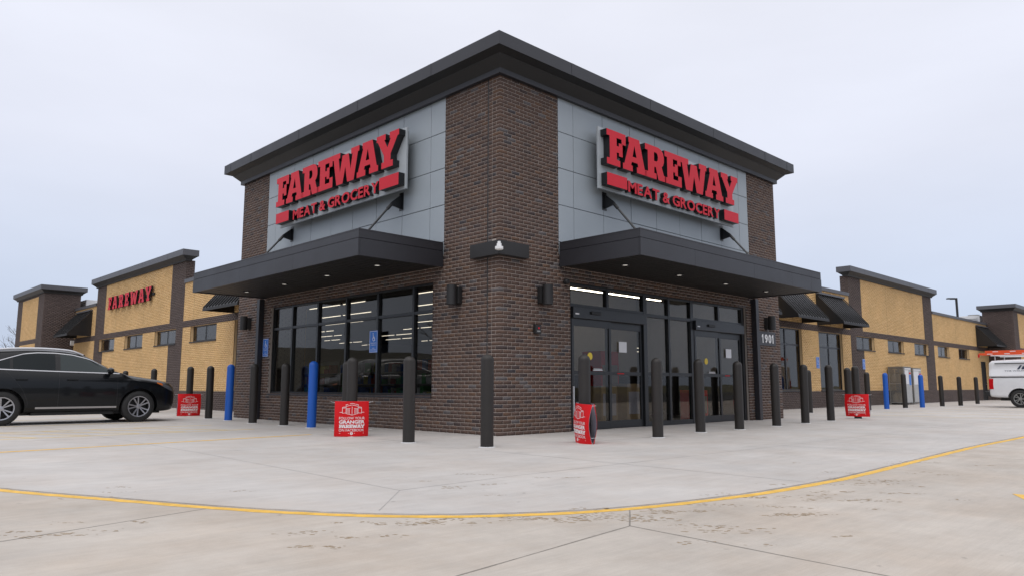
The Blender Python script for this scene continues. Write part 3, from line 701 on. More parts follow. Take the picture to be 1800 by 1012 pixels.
def far_box(m, flip, u0, front, wing_d, length):
    """projecting corner block at the far end of a wing; front face at depth `front`, u from u0"""
    u1 = u0 + length
    f = moved(m, 0, front)
    mb = MB(f); mb.box(u0 + .012, u1, .012, 1.72, -.02, 5.74); bx = mb.build('end_block', 'mortar_brown_far', store)
    yel = [(u0 + 1.25, u1 - 1.25, .66, 3.09), (u0 + 1.25, u1 - 1.25, 3.345, 5.6)]
    bricks(brick_list(u0, u1, 0, 5.74, yel, 0, proud=.0), f, 'brick_brown_far', bx, flip)
    mb = MB(f)
    for y in yel: holed(mb, *y, [], .008)
    tw = mb.build('tan_brick_wall', 'mortar_tan', store, fix=False)
    bl = []
    for y in yel: bl += brick_list(*y, (), 0)
    bricks(bl, f, 'brick_tan', tw, flip)
    bricks(brick_list(.02, 1.72, 0, 5.74, (), 1), lambda u, d, z: m(u0 + d, front + u, z), 'brick_brown_far', bx, not flip)
    mbc = MB(); x0, y0, _ = m(u0, front, 0); x1, y1, _ = m(u1, front + 1.72, 0)
    ring(mbc, x0, x1, y0, y1, [(0, 5.70, 1), (.06, 5.70, 1), (.08, 5.76, 1), (.22, 5.87, 1), (.24, 5.87, 0), (.24, 6.10, 0), (-.1, 6.11, 0)])
    mbc.build('end_block_cornice', ['cap_metal', 'trim_dark'], store, fix=False)
RW, LW = moved(MR, 0, SR), moved(ML, 0, SL)
r_w = [(25.27, 27.40), (29.13, 31.30), (32.93, 35.15), (36.75, 38.80), (40.62, 42.75)]
wing(RW, False, 47.25, (24.65, 36.13), r_w, [(13.35, 15.80), (17.30, 19.75), (21.33, 23.70)], [(45.2, 46.3)])
for a in (13.25, 17.2, 21.25): awning(RW, a, a + 2.65)
awning(RW, 44.6, 47.1)
far_box(MR, False, 47.24, 2.03, SR, 9)
l_w = [(16.95, 19.35), (20.85, 23.20), (24.7, 27.05), (28.55, 30.95)]
wing(LW, True, 35.6, (20.15, 31.75), l_w, [(12.9, 15.45)], [(33.2, 34.3)], 1)
awning(LW, 12.85, 15.55)
awning(LW, 32.4, 35.0)
far_box(ML, True, 35.56, .53, SL, 6.2)

# ---------- roofs, interior
mb = MB(); mb.add([(T, SR + .2, 4.55), (52.1, SR + .2, 4.55), (52.1, 42, 4.55), (SL + .2, 42, 4.55), (SL + .2, T, 4.55), (T, T, 4.55)], [(0, 1, 2, 3, 4, 5)])
mb.build('roof', 'roof_membrane', store, fix=False)
mb = MB(); mb.box(.1, T - .1, .1, T - .1, 6.45, 6.5); mb.build('tower_roof', 'roof_membrane', store)
def room(z, name, m, i=.2):
    mb = MB(); mb.add([(i, i, z), (T - .05, i, z), (T - .05, SR + i, z), (52, SR + i, z), (52, 42, z), (SL + i, 42, z), (SL + i, T - .05, z), (i, T - .05, z)], [(0, 1, 2, 3, 4, 5, 6, 7)]); mb.build(name, m, store, fix=False)
room(4.30, 'ceiling', 'interior_ceiling'); room(.006, 'interior_floor', 'interior_floor', .15)
mb = MB(); mb.box(52, 52.2, 2.2, 42.2, -.02, 4.55); mb.box(.75, 52, 42, 42.2, -.02, 4.55); mb.build('rear_wall', 'interior_wall', store)
mb = MB(); mb.box(5.0, 10.3, 4.6, 4.75, 0, 4.29); mb.build('partition', 'interior_wall', store)
mb = MB(); mb.box(4.4, 10.3, 3.9, 4.0, 0, 1.15); mb.box(T - .35, T - .15, .3, 3.8, 0, 1.15); mb.build('added_dark_screen', 'black_plastic', store)  # low dark walls added to darken the lower door panes
mb = MB(); mb.box(T - .12, T - .06, .2, 4.6, 0, 4.29); mb.build('partition', 'interior_wall', store)   # vestibule wall behind the entrance
mb = MB(); mb.box(2.0, 2.12, 2.6, 2.72, 0, 3.3); mb.build('partition_post', 'interior_wall', store)

G_ST = 'ceiling strip lights inside the store'
def strip(p, q, w=.038, lab='long white ceiling strip light glowing inside the store', m='lamp_white'):
    p, q = Vector(p), Vector(q); L = (q - p).length; c = (p + q) / 2
    mb = MB(); mb.box(-L / 2, L / 2, -w / 2, w / 2, -.02, .0)
    hb = MB(); hb.box(-L / 2 - .01, L / 2 + .01, -w / 2 - .02, w / 2 + .02, .0, .06)
    t = thing('strip_light', lab, 'ceiling light', c, math.atan2(q.y - p.y, q.x - p.x), G_ST)
    mb.build('diffuser', m, t); hb.build('housing', 'white_paint', t)
lab_l = 'white ceiling strip light glowing behind the large left window'
for i, x in enumerate((6.45, 8.83, 11.1, 13.4, 15.7, 18.0, 20.4, 23.0)):
    y0 = [6.5, 8.0, 11, 14.5, 20, 24, 27, 30][i]
    segs = [(6.6, 11.0), (14.2, 18.3)] if i == 0 else [(9.4, 14.2), (17.4, 21.4)] if i == 1 else [(12.5, 17.2), (21.5, 25.0)] if i == 2 else [(15, 20.2), (28.1, 29.6)] if i == 3 else [(22, 24.5), (31, 33.5)] if i == 4 else [(26.5, 30), (35, 37)] if i == 5 else [(30, 33), (36, 39)] if i == 6 else [(30.5, 32.4), (38, 40)]
    for a, b in segs:
        L_ = (b - a); k1 = a + L_ * (.58 if i % 2 else .40); strip((x, a, 4.0), (x, k1 - .12, 4.0), lab=lab_l); strip((x, k1 + .12, 4.0), (x, b, 4.0), lab=lab_l)
lab_r = 'white ceiling strip light glowing behind the entrance doors'
strip((4.9, 3.0, 3.335), (9.3, 3.0, 3.335), .07, lab='long white strip light above the vestibule behind the door transoms', m='lamp_bright')
for x0, x1, y, z in [(18.9, 20.1, 14, 3.42), (18.9, 19.6, 14, 3.08), (19.4, 20.1, 14, 2.66), (22, 23.4, 16, 3.4), (24, 25.4, 16, 3.0), (26, 27.5, 17, 2.9), (21, 22, 15, 2.7), (28, 30, 18, 3.2), (31, 33, 19, 3.3), (23, 24, 15, 2.45), (25.6, 26.6, 15.5, 2.45)]:
    strip((x0, y, z), (x1, y, z), .07, lab=lab_r)
lab_w = 'white ceiling strip light glowing behind the right wing windows'
for x0 in (24, 31, 38, 44): strip((x0, 9, 4.0), (x0 + 2.4, 9, 4.0), lab=lab_w)
for y0 in (20, 27, 34): strip((7, y0, 4.0), (7, y0 + 2.4, 4.0), lab='white ceiling strip light glowing behind the left wing windows')

# things standing just inside the entrance
def carton(loc, sx, sy, sz, label, m='cardboard'):
    t = thing('display_bin', label, 'display bin', loc)
    q = MB(); q.box(-sx / 2, sx / 2, -sy / 2, sy / 2, 0, sz); bevel(q.build('bin', m, t), .01)
    q = MB(); q.box(-sx / 2 + .05, sx / 2 - .05, -sy / 2 - .004, -sy / 2, sz * .25, sz * .8); q.build('bin_print', 'sign_inside' if m == 'cardboard' else 'seat_tan', t)
carton((4.0, 1.0, 0.01), .55, .5, .85, 'brown cardboard display bin inside the left sliding door')
carton((4.95, 1.05, 0.01), .5, .5, .9, 'brown cardboard display bin behind the middle entrance glass')
carton((5.75, 2.4, 0.01), .7, .6, 1.7, 'red upright cabinet behind the middle entrance glass', 'sign_red')
carton((7.35, .75, 0.01), .55, .45, .75, 'red box standing inside the right sliding door', 'sign_red')

brick_mat('goods', [(.2, (.35, .05, .04)), (.2, (.05, .12, .35)), (.2, (.5, .45, .1)), (.2, (.5, .5, .5)), (.2, (.08, .3, .1))])
def shelf(x, y, L, label):
    t = thing('shelf_unit', label, 'shelf', (x, y, .007))
    q = MB(); q.box(-.03, .03, -L / 2, L / 2, 0, 1.75); q.build('back_panel', 'steel_grey', t)
    for z in (.12, .5, .88, 1.26):
        q = MB(); q.box(-.45, -.031, -L / 2, L / 2, z, z + .03); q.build('shelf', 'steel_grey', t)
        q = MB(); yy = -L / 2 + .03
        while yy < L / 2 - .2:
            w = random.uniform(.1, .3); h = random.uniform(.15, .32); q.box(-.42 + random.uniform(0, .06), -.08, yy, yy + w - .012, z + .031, z + .03 + h); yy += w
        stuff(q.build('goods', 'goods', t, fix=False))
shelf(4.3, 6.4, 3.4, 'grocery shelf just inside the right end of the large left window')
shelf(5.2, 11.0, 4.2, 'grocery shelf inside behind the middle of the large left window')
shelf(5.6, 16.5, 4.2, 'grocery shelf inside behind the left end of the large left window')

# ================================================================== SIGNS
GL = {
 'F': (.86, [[(0,0),(.60,0),(.60,.18),(.45,.18),(.45,.40),(.55,.40),(.55,.31),(.72,.31),(.72,.69),(.55,.69),(.55,.59),(.45,.59),(.45,.82),(.68,.82),(.68,.68),(.87,.68),(.87,1),(0,1),(0,.82),(.13,.82),(.13,.18),(0,.18)]]),
 'E': (.91, [[(0,0),(.91,0),(.91,.33),(.72,.33),(.72,.18),(.45,.18),(.45,.41),(.55,.41),(.55,.32),(.71,.32),(.71,.68),(.55,.68),(.55,.59),(.45,.59),(.45,.82),(.69,.82),(.69,.67),(.88,.67),(.88,1),(0,1),(0,.82),(.13,.82),(.13,.18),(0,.18)]]),
 'A': (1.12, [[(0,0),(.46,0),(.46,.17),(.385,.17),(.42,.28),(.70,.28),(.735,.17),(.66,.17),(.66,0),(1.12,0),(1.12,.17),(1.05,.17),(.80,1),(.28,1),(.28,.84),(.32,.84),(.07,.17),(0,.17)], [(.465,.44),(.56,.78),(.655,.44)]]),
 'R': (1.04, [[(0,0),(.56,0),(.56,.18),(.45,.18),(.45,.37),(.53,.37),(.66,0),(1.05,0),(1.05,.18),(.95,.18),(.84,.43),(.92,.50),(.965,.60),(.97,.73),(.93,.87),(.83,.96),(.68,1),(0,1),(0,.82),(.13,.82),(.13,.18),(0,.18)], [(.45,.55),(.45,.82),(.57,.82),(.63,.78),(.655,.685),(.63,.59),(.57,.55)]]),
 'W': (1.52, [[(0,1),(0,.83),(.07,.83),(.27,0),(.63,0),(.76,.50),(.89,0),(1.25,0),(1.45,.83),(1.52,.83),(1.52,1),(1.07,1),(1.07,.83),(1.155,.83),(1.06,.38),(.93,.88),(.59,.88),(.46,.38),(.365,.83),(.45,.83),(.45,1)]]),
 'Y': (1.10, [[(0,1),(0,.83),(.06,.83),(.385,.37),(.385,.18),(.27,.18),(.27,0),(.83,0),(.83,.18),(.715,.18),(.715,.37),(1.04,.83),(1.10,.83),(1.10,1),(.65,1),(.65,.83),(.71,.83),(.55,.58),(.39,.83),(.45,.83),(.45,1)]]),
}
def slab_word(word, kern):
    x = 0; res = []
    for i, ch in enumerate(word):
        w, lp = GL[ch]; res.append((x, lp)); x += w + kern
        if ch in 'AWY' and i + 1 < len(word) and word[i + 1] in 'AWY': x -= .07
        if ch == 'F' and i + 1 < len(word) and word[i + 1] == 'A': x -= .10
    return res, x - kern
def store_sign(m, s, label):
    """s = +1: reads along +u (right facade), -1: reads along -u (left facade)"""
    L = 2.50 if s > 0 else 7.84
    fx = lambda t: (L + s * t)
    fn = lambda x, y, d: (fx(x), d, y)
    t = thing('store_sign', label, 'sign', m(5.17, 0, 4.78))
    off = Vector(m(5.17, 0, 4.78))
    m2 = lambda u, d, z: tuple(Vector(m(u, d, z)) - off)
    q = MB(m2); q.box(2.50, 7.84, -.25, -.20, 4.78, 6.07); cab = bevel(q.build('sign_cabinet', 'cabinet_grey', t), .006)
    q = MB(m2); q.box(2.56, 7.78, -.199, -.15, 4.84, 6.01); q.build('cabinet_back', 'frame_black', cab)
    for u in (2.9, 4.5, 5.9, 7.4):
        for z in (4.95, 5.85): q = MB(m2); q.box(u - .03, u + .03, -.149, .003, z - .03, z + .03); q.build('standoff', 'cabinet_grey', cab)
    q = MB(m2); q.box(2.56, 7.78, -.252, -.2515, 4.825, 4.835); 
    word, tot = slab_word('FAREWAY', -.035)
    x0, x1, z0, z1 = .07, 5.30, 5.275, 6.005
    kx = (x1 - x0) / tot
    for px, lp in word:
        lps = [[(x0 + (px + a) * kx, z0 + b * (z1 - z0)) for a, b in l_] for l_ in lp]
        q = MB(m2); q.prism(lps, fn, -.41, -.2505, 0, 1); q.build('letter', ['letter_red', 'letter_side'], t, fix=False)
    for a, b in ((.08, .74), (4.62, 5.30)):
        q = MB(m2); q.prism([[(a, 4.845), (b, 4.845), (b, 5.10), (a, 5.10)]], fn, -.40, -.2505, 0, 1); q.build('bar', ['letter_red', 'letter_side'], t, fix=False)
    # smaller line, one letter at a time
    B = .028; a0, a1, zb, zt_ = .86, 4.50, 4.850, 5.075
    cap = max(v[1] for v in text_geo('M')[0]); x = 0; items = []
    for ch in 'MEAT & GROCERY':
        if ch == ' ': x += .20; continue
        g0 = np.array(text_geo(ch)[0]); lo, hi = g0.min(0), g0.max(0); items.append((ch, x, lo, hi)); x += hi[0] - lo[0] + .125
    kx_ = (a1 - a0) / (x - .125); kz = (zt_ - zb) / cap
    for ch, px_, lo, hi in items:
        gb, fs = text_geo(ch, B)
        gb = [(min(max(vx, lo[0] - B), hi[0] + B), min(max(vy, lo[1] - B), hi[1] + B)) for vx, vy in gb]
        vs = [(a0 + (px_ + vx - lo[0]) * kx_, zb + vy * kz) for vx, vy in gb]
        q = MB(m2); q.add([fn(vx, vz, -.345) for vx, vz in vs], fs, 0); cnt = {}
        for f in fs:
            for i in range(len(f)): e_ = (f[i], f[(i + 1) % len(f)]); cnt.setdefault((min(e_), max(e_)), []).append(e_)
        for l_ in cnt.values():
            if len(l_) == 1: pa, pb = vs[l_[0][0]], vs[l_[0][1]]; q.add([fn(*pa, -.345), fn(*pb, -.345), fn(*pb, -.2505), fn(*pa, -.2505)], [(0, 1, 2, 3)], 1)
        q.build('small_letter', ['letter_red', 'letter_side'], t, fix=False)
    return t
store_sign(MR, 1, 'red FAREWAY letters on grey sign board above the entrance doors')
store_sign(ML, -1, 'red FAREWAY letters on grey sign board above the large left window')
# spaced letters on the left wing
t = thing('letter_sign', 'spaced red FAREWAY letters on the tan parapet of left wing', 'sign', LW(26.6, 0, 4.4)); off = Vector(LW(26.6, 0, 4.4))
m2 = lambda u, d, z: tuple(Vector(LW(u, d, z)) - off)
word, tot = slab_word('FAREWAY', .34); x0, x1 = 0, 5.85
for px, lp in word:
    lps = [[((px + a) * x1 / tot, 4.43 + b * .60) for a, b in l_] for l_ in lp]
    q = MB(m2); q.prism(lps, lambda x, y, d: (29.4 - x, d, y), -.15, -.06, 0, 1); q.build('letter', ['letter_red', 'letter_side'], t, fix=False)
q = MB(m2); q.box(23.45, 29.45, -.058, .0, 4.66, 4.76); q.build('raceway', 'trim_dark', t)

# house number
t = thing('number_plaque', 'dark plaque with white number 1901 on the right brick pier', 'sign', (9.80, 0, 1.92))
q = MB(); q.box(-.46, .46, -.025, -.002, 0, .37); bevel(q.build('plate', mat('plaque', (.035, .037, .045), .5), t), .004)
q = MB()
ONE = [(.36, 0), (.72, 0), (.72, 1), (.44, 1), (.08, .80), (.08, .62), (.36, .74)]
for ch, a0, a1 in (('1', -.335, -.215), ('9', -.165, -.005), ('0', .035, .195), ('1', .225, .345)):
    if ch == '1':
        q = MB(); q.prism([[(a0 + (a1 - a0) * px_, .07 + .23 * py_) for px_, py_ in ONE]], lambda x, y, d: (x, d, y), -.032, -.0255); q.build('digit', 'white_paint', t, fix=False); continue
    q = MB(); thick_text(q, ch, a0, a1, .07, .30, lambda x, y, d: (x, d, y), -.032, -.0255, .03, 0, 0); q.build('digit', 'white_paint', t, fix=False)

# accessible parking signs
def ada(m, s, u, z, d, label):
    t = thing('parking_sign', label, 'sign', m(u, d, z)); off = Vector(m(u, d, z)); m2 = lambda a, b, c: tuple(Vector(m(a, b, c)) - off)
    q = MB(m2); q.box(u - .15, u + .15, d - .006, d, z, z + .46); q.build('plate', 'sign_blue', t)
    fn = lambda x, y, dd: (u + s * x, dd, z + y)
    q = MB(m2)
    for a, b, c, e_ in ((-.14, .14, .008, .016), (-.14, .14, .444, .452), (-.14, -.132, .016, .444), (.132, .14, .016, .444)): q.prism([[(a, c), (b, c), (b, e_), (a, e_)]], fn, d - .008, d - .0065)
    q.build('border', 'white_paint', t, fix=False)
    q = MB(m2)   # wheelchair emblem
    cx, cy = 0.01, .285
    for i in range(14):
        a0 = math.radians(130 + i * 18); a1 = math.radians(130 + (i + 1) * 18)
        q.prism([[(cx + r * math.cos(a), cy + r * math.sin(a)) for r, a in ((.035, a0), (.047, a0), (.047, a1), (.035, a1))]], fn, d - .008, d - .0065)
    for pts in ([(-.02, .375), (-.004, .375), (.006, .31), (-.010, .31)], [(-.006, .33), (.04, .33), (.04, .318), (-.006, .318)], [(-.006, .31), (.038, .31), (.038, .297), (-.006, .297)], [(.028, .30), (.042, .30), (.064, .25), (.050, .245)], [(-.026, .385), (-.004, .385), (-.004, .407), (-.026, .407)]): q.prism([pts], fn, d - .0085, d - .0065)
    q.build('emblem', 'white_paint', t, fix=False)
    q = MB(m2)
    for txt, y0, w in (('RESERVED', .185, .2), ('PARKING', .145, .17), ('VAN', .08, .09), ('ACCESSIBLE', .045, .21)): thick_text(q, txt, -w / 2, w / 2, y0, y0 + .024, fn, d - .008, None)
    q.build('lettering', 'white_paint', t, fix=False)
ada(ML, -1, 8.83, 1.60, -.002, 'blue accessible parking sign on brick beside the left downspout')
ada(ML, -1, 3.86, 1.55, -.01, 'blue accessible parking sign in front of the large left window')
ada(RW, 1, 21.12, 1.58, -.004, 'blue accessible parking sign on tan brick between the tall windows')
ada(RW, 1, 25.96, 1.62, -.006, 'blue accessible parking sign on the brown pilaster of right wing')

# wall lights
for m, u, lab in ((MR, 1.06, 'dark cylindrical wall light on corner pier beside the entrance'), (ML, 1.10, 'dark cylindrical wall light on corner pier beside the left window'), (MR, 9.78, 'dark cylindrical wall light above the number plaque'), (ML, 9.82, 'dark cylindrical wall light on the far left pier of tower')):
    t = thing('wall_light', lab, 'wall light', m(u, 0, 2.33)); off = Vector(m(u, 0, 2.33)); m2 = lambda a, b, c, m=m, off=off: tuple(Vector(m(a, b, c)) - off)
    q = MB(m2); q.box(u - .10, u + .10, -.10, -.002, 2.36, 2.66); bevel(q.build('back_box', 'trim_dark', t), .006)
    q = MB(); n = 20
    q.lathe([(.0, .0), (.085, .0), (.095, .004), (.095, .366), (.085, .37), (0, .37)], 24); o = q.build('shade', 'trim_dark', t, smooth=True); o.location = m2(u, -.175, 2.33)
    q = MB(); q.lathe([(0, -.002), (.06, -.002), (.06, .0), (0, .0)], 16); o = q.build('lens', 'frame_black', t); o.location = m2(u, -.175, 2.33)
# security camera bracket on the corner
t = thing('corner_camera', 'white security camera on black L-shaped bracket at the tower corner', 'camera', (0, 0, 3.13))
q = MB(); q.box(-.13, .62, -.13, -.003, 0, .25); q.box(-.13, -.003, -.0029, .65, .0005, .2495); bevel(q.build('bracket', 'trim_dark', t), .004)
q = MB(); q.lathe([(0, .0), (.05, .0), (.072, .012), (.072, .06), (.042, .063), (.042, .112), (.028, .114), (.028, .15), (0, .15)], 20); o = q.build('camera_body', 'white_paint', t, smooth=25); o.location = (-.165, -.165, .055)
q = MB(); q.tube((-.13, -.13, .12), (-.175, -.175, .12), .02); q.build('camera_arm', 'white_paint', t)
t = thing('key_box', 'small dark key box with red mark on the corner pier', 'key box', (.92, 0, 1.80))
q = MB(); q.box(-.075, .075, -.07, -.002, 0, .16); bevel(q.build('box', 'trim_dark', t), .008)
q = MB(); q.box(-.012, .026, -.074, -.0705, .085, .115); q.build('seal', 'letter_red', t); q = MB(); q.box(-.04, .04, -.074, -.0705, .03, .055); q.build('tag', 'steel_grey', t)
t = thing('speaker', 'small black speaker above the left sliding door', 'speaker', (1.72, 0, 2.83))
q = MB(); q.lathe([(0, -.10), (.04, -.10), (.055, -.08), (.055, -.02), (.03, -.003)], 16, axis='Y'); q.build('housing', 'black_plastic', t, smooth=True)
t = thing('alarm_horn', 'small red fire alarm horn beside the service door', 'alarm', (44.75, SR, 2.66)); q = MB(); q.box(-.09, .09, -.06, -.004, 0, .2); q.build('body', 'letter_red', t); q = MB(); q.lathe([(0, -.075), (.05, -.075), (.06, -.061)], 12, axis='Y'); o = q.build('horn', 'letter_red', t); o.location = (0, 0, .1)
t = thing('flood_light', 'small white flood light on the left end block', 'wall light', (2.0, 35.56, 2.98)); q = MB(); q.box(-.12, .12, -.14, -.03, 0, .26); bevel(q.build('lamp_head', 'white_paint', t), .02); q = MB(); q.box(-.05, .05, -.03, -.001, .08, .18); q.build('mount', 'white_paint', t)

# ================================================================== BOLLARDS
def bollard_mesh(h, m, name):
    r = .092; prof = [(r, .0), (r, h - .085)]
    for i in range(1, 9): a = math.radians(90 * i / 8); prof.append((r * math.cos(a) if i < 8 else 0, h - .085 + .085 * math.sin(a)))
    q = MB(); q.lathe(prof, 32); return q.mesh(name, m, smooth=50)
BM = {k: bollard_mesh(1.35, m, 'sleeve') for k, m in (('d', 'bollard_brown'), ('b', 'bollard_blue'))}
q = MB(); q.lathe([(.091, .0), (.125, .0), (.118, .006), (.093, .010)], 24); BASE = q.mesh('grout_ring', 'grout')
q = MB(); q.lathe([(.0925, 0), (.0945, 0), (.0945, .006), (.0925, .006)], 32); SEAM = q.mesh('sleeve_seam', 'bollard_brown')
BOL = [
 (-1.69, -1.55, 1.30, 'd', 'nearest dark bollard standing directly before the tower corner'),
 (-.10, -2.00, 1.33, 'd', 'dark bollard with red sign seen edge-on before the entrance'),
 (1.72, -2.06, 1.33, 'd', 'dark bollard before the right jamb of the left sliding door'),
 (3.47, -1.80, 1.36, 'd', 'dark bollard before the left edge of the right sliding door'),
 (4.84, -1.84, 1.35, 'd', 'dark bollard before the right edge of the right sliding door'),
 (6.59, -1.755, 1.355, 'd', 'dark bollard below the 1901 number plaque'),
 (8.27, -1.634, 1.365, 'd', 'dark bollard before the first tall window of the right wing'),
 (14.94, 1.22, 1.38, 'd', 'dark bollard half hidden behind another before the tan brick pier'),
 (9.95, -1.53, 1.39, 'd', 'dark bollard before the second tall window of the right wing'),
 (13.5, -.60, 1.40, 'd', 'dark bollard just left of the one carrying the right red sign'),
 (11.7, -1.52, 1.40, 'd', 'dark bollard carrying the red sign farthest right'),
 (15.6, .15, 1.36, 'd', 'dark bollard hidden behind the pair at the right red sign'),
 (18.97, .88, 1.36, 'd', 'dark bollard just right of the right red sign'),
 (21.08, .99, 1.365, 'b', 'blue bollard left of the propane cages'),
 (23.13, 1.0, 1.37, 'd', 'dark bollard before the propane cages between two blue bollards'),
 (24.25, .72, 1.335, 'b', 'blue bollard right of the propane cages'),
 (26.97, .76, 1.33, 'd', 'dark bollard right of the two blue bollards on the right'),
 (28.65, .50, 1.30, 'd', 'second dark bollard left of the white pickup truck'),
 (33.3, .98, 1.325, 'd', 'dark bollard nearest to the white pickup truck'),
 (-1.98, -.105, 1.305, 'd', 'dark bollard before the right end of the large left window'),
 (-1.85, 1.71, 1.34, 'd', 'dark bollard carrying the red sign before the left window'),
 (-1.14, 3.02, 1.33, 'd', 'dark bollard half hidden behind the one with red sign, left window'),
 (-1.033, 4.51, 1.36, 'b', 'blue bollard before the large left window'),
 (-1.02, 5.71, 1.345, 'd', 'dark bollard left of the blue one before the large window'),
 (-1.07, 7.11, 1.36, 'd', 'dark bollard before the left downspout of the tower'),
 (-.90, 8.82, 1.385, 'b', 'blue bollard at the left edge of the tower'),
 (-.84, 10.17, 1.37, 'd', 'dark bollard between blue bollard and red sign near the black SUV'),
 (-.51, 12.4, 1.40, 'd', 'dark bollard carrying the red sign beside the black SUV'),
 (-.30, 15.96, 1.40, 'd', 'dark bollard showing just above the hood of the black SUV'),
 (-.26, 19.0, 1.38, 'd', 'dark bollard mostly hidden behind the black SUV windshield'),
]
for x, y, h, k, lab in BOL:
    t = thing('bollard', lab, 'bollard', (x, y, 0), random.random() * 6, 'bollards around the storefront')
    o = link('sleeve', BM[k], t); o.scale = (1, 1, h / 1.35); o.rotation_euler = (random.gauss(0, .006), random.gauss(0, .006), 0)
    link('grout_ring', BASE, t)

# red corrugated signs tied round bollards
def red_sign(x, y, face, z0, label, w=.57, h=.59, tilt=0.0):
    """face: world angle (radians) of the printed side's normal"""
    t = thing('red_sign', label, 'sign', (x, y, z0), face + math.pi / 2, 'red signs tied round bollards')
    t.rotation_euler = (0, tilt, face + math.pi / 2)
    def bul(u, z=None): return .112 * max(0, math.cos(math.pi * u / w)) ** .75 + (.06 * math.sin(math.pi * min(max(z, 0), h) / h) * abs(2 * u / w) ** 2 if z is not None else 0)
    n = 20; nz = 8
    for sgn, nm in ((-1, 'front_panel'), (1, 'back_panel')):
        q = MB()
        for k in (0, 1):
            vs = []
            for i in range(n + 1):
                u = -w / 2 + w * i / n
                for j in range(nz + 1): z = h * j / nz; vs.append((u, sgn * (bul(u, z) + .005 * k + .001), z))
            q.add(vs, [(i * (nz + 1) + j, (i + 1) * (nz + 1) + j, (i + 1) * (nz + 1) + j + 1, i * (nz + 1) + j + 1) for i in range(n) for j in range(nz)], 1 - k)
        q.build(nm, ['sign_red', 'sign_inside'], t, smooth=30, fix=False)
    def fn(px, py, d): return (px, -(bul(px, py) + .0075 + d), py)
    def line(q, pts, wd=.006):
        for (ax, ay), (bx, by) in zip(pts[:-1], pts[1:]):
            L = math.hypot(bx - ax, by - ay); nx, ny = -(by - ay) / L * wd / 2, (bx - ax) / L * wd / 2
            q.add([fn(ax + nx, ay + ny, .001), fn(bx + nx, by + ny, .001), fn(bx - nx, by - ny, .001), fn(ax - nx, ay - ny, .001)], [(0, 1, 2, 3)])
    s = w / .57; q = MB(); X = lambda a: a * s
    for pts in ([(-.105, .530), (0, .555), (.105, .530)], [(-.095, .505), (0, .528), (.095, .505)], [(-.105, .530), (-.095, .505)], [(.105, .530), (.095, .505)], [(0, .50), (0, .36)], [(-.10, .385), (0, .358), (.10, .385)], [(-.10, .50), (-.10, .385)], [(.10, .50), (.10, .385)],
                [(-.16, .488), (-.10, .497)], [(-.155, .475), (-.10, .48)], [(.16, .488), (.10, .497)], [(.155, .475), (.10, .48)], [(-.16, .488), (-.16, .40)], [(.16, .488), (.16, .40)], [(-.205, .405), (-.165, .405), (-.16, .39), (-.10, .395)], [(.205, .405), (.165, .405), (.16, .39), (.10, .395)],
                [(-.10, .462), (-.03, .47)], [(.10, .462), (.03, .47)], [(-.085, .46), (-.085, .39)], [(-.065, .46), (-.065, .385)], [(-.045, .46), (-.045, .38)], [(.045, .46), (.045, .38)], [(.065, .46), (.065, .385)], [(.085, .46), (.085, .39)],
                [(-.205, .055), (-.04, .055)], [(.04, .055), (.205, .055)]): line(q, [(X(a), b) for a, b in pts])
    q.build('drawing', 'white_paint', t, fix=False)
    q = MB()
    def flat(txt, a, b, c, d, bold=0.0):
        vs, fs = text_fit(txt, X(a), X(b), c, d, bold); q.add([fn(px, py, .0012) for px, py in vs], fs)
    flat('FOLLOW YOUR', -.21, .215, .285, .328); flat('ON FACEBOOK', -.21, .21, .085, .127)
    flat('GRANGER', -.21, .215, .215, .272, .035)
    word, tot = slab_word('FAREWAY', -.03)
    for px_, lp in word:
        q.prism([[(X(-.21 + (px_ + a) * .425 / tot), .143 + b * .057) for a, b in l_] for l_ in lp], fn, .0012, .0005)
    q.build('lettering', 'white_paint', t, fix=False)
    q = MB(); c = [(X(.024 * math.cos(a)), .052 + .024 * math.sin(a)) for a in [2 * math.pi * i / 20 for i in range(20)]]
    q.prism([c], fn, .0014, .0005); q.build('badge', 'white_paint', t, fix=False)
    q = MB(); vs, fs = text_fit('f', -.007, .007, .036, .068, .03); q.add([fn(px, py, .002) for px, py in vs], fs); q.build('badge_letter', 'sign_red', t, fix=False)
    for u in (-w / 2, w / 2):
        for z in (.10, h - .02):
            k = math.copysign(1, u); q = MB(); q.tube((u - k * .015, -.02, z), (u + k * .008, 0, z), .004, n=5); q.tube((u + k * .008, 0, z), (u - k * .015, .02, z), .004, n=5); q.tube((u + k * .006, 0, z), (u + k * .07, .02, z + .01), .0025, n=5); q.build('cable_tie', 'paper', t)
def to_cam(x, y): return math.atan2(CAM.y - y, CAM.x - x)
red_sign(-1.85, 1.71, to_cam(-1.85, 1.71) + .05, .004, 'red sign with white lettering before the large left window')
red_sign(-.10, -2.00, to_cam(-.1, -2.) - 1.16, .004, 'red sign seen edge-on before the entrance doors', tilt=.05)
red_sign(11.7, -1.52, to_cam(11.7, -1.52) - .25, .06, 'red sign on bollard farthest right, before the right wing', w=.60)
red_sign(-.51, 12.4, to_cam(-.51, 12.4) + .2, .004, 'red sign beside the front of the black SUV', w=.62, h=.62)

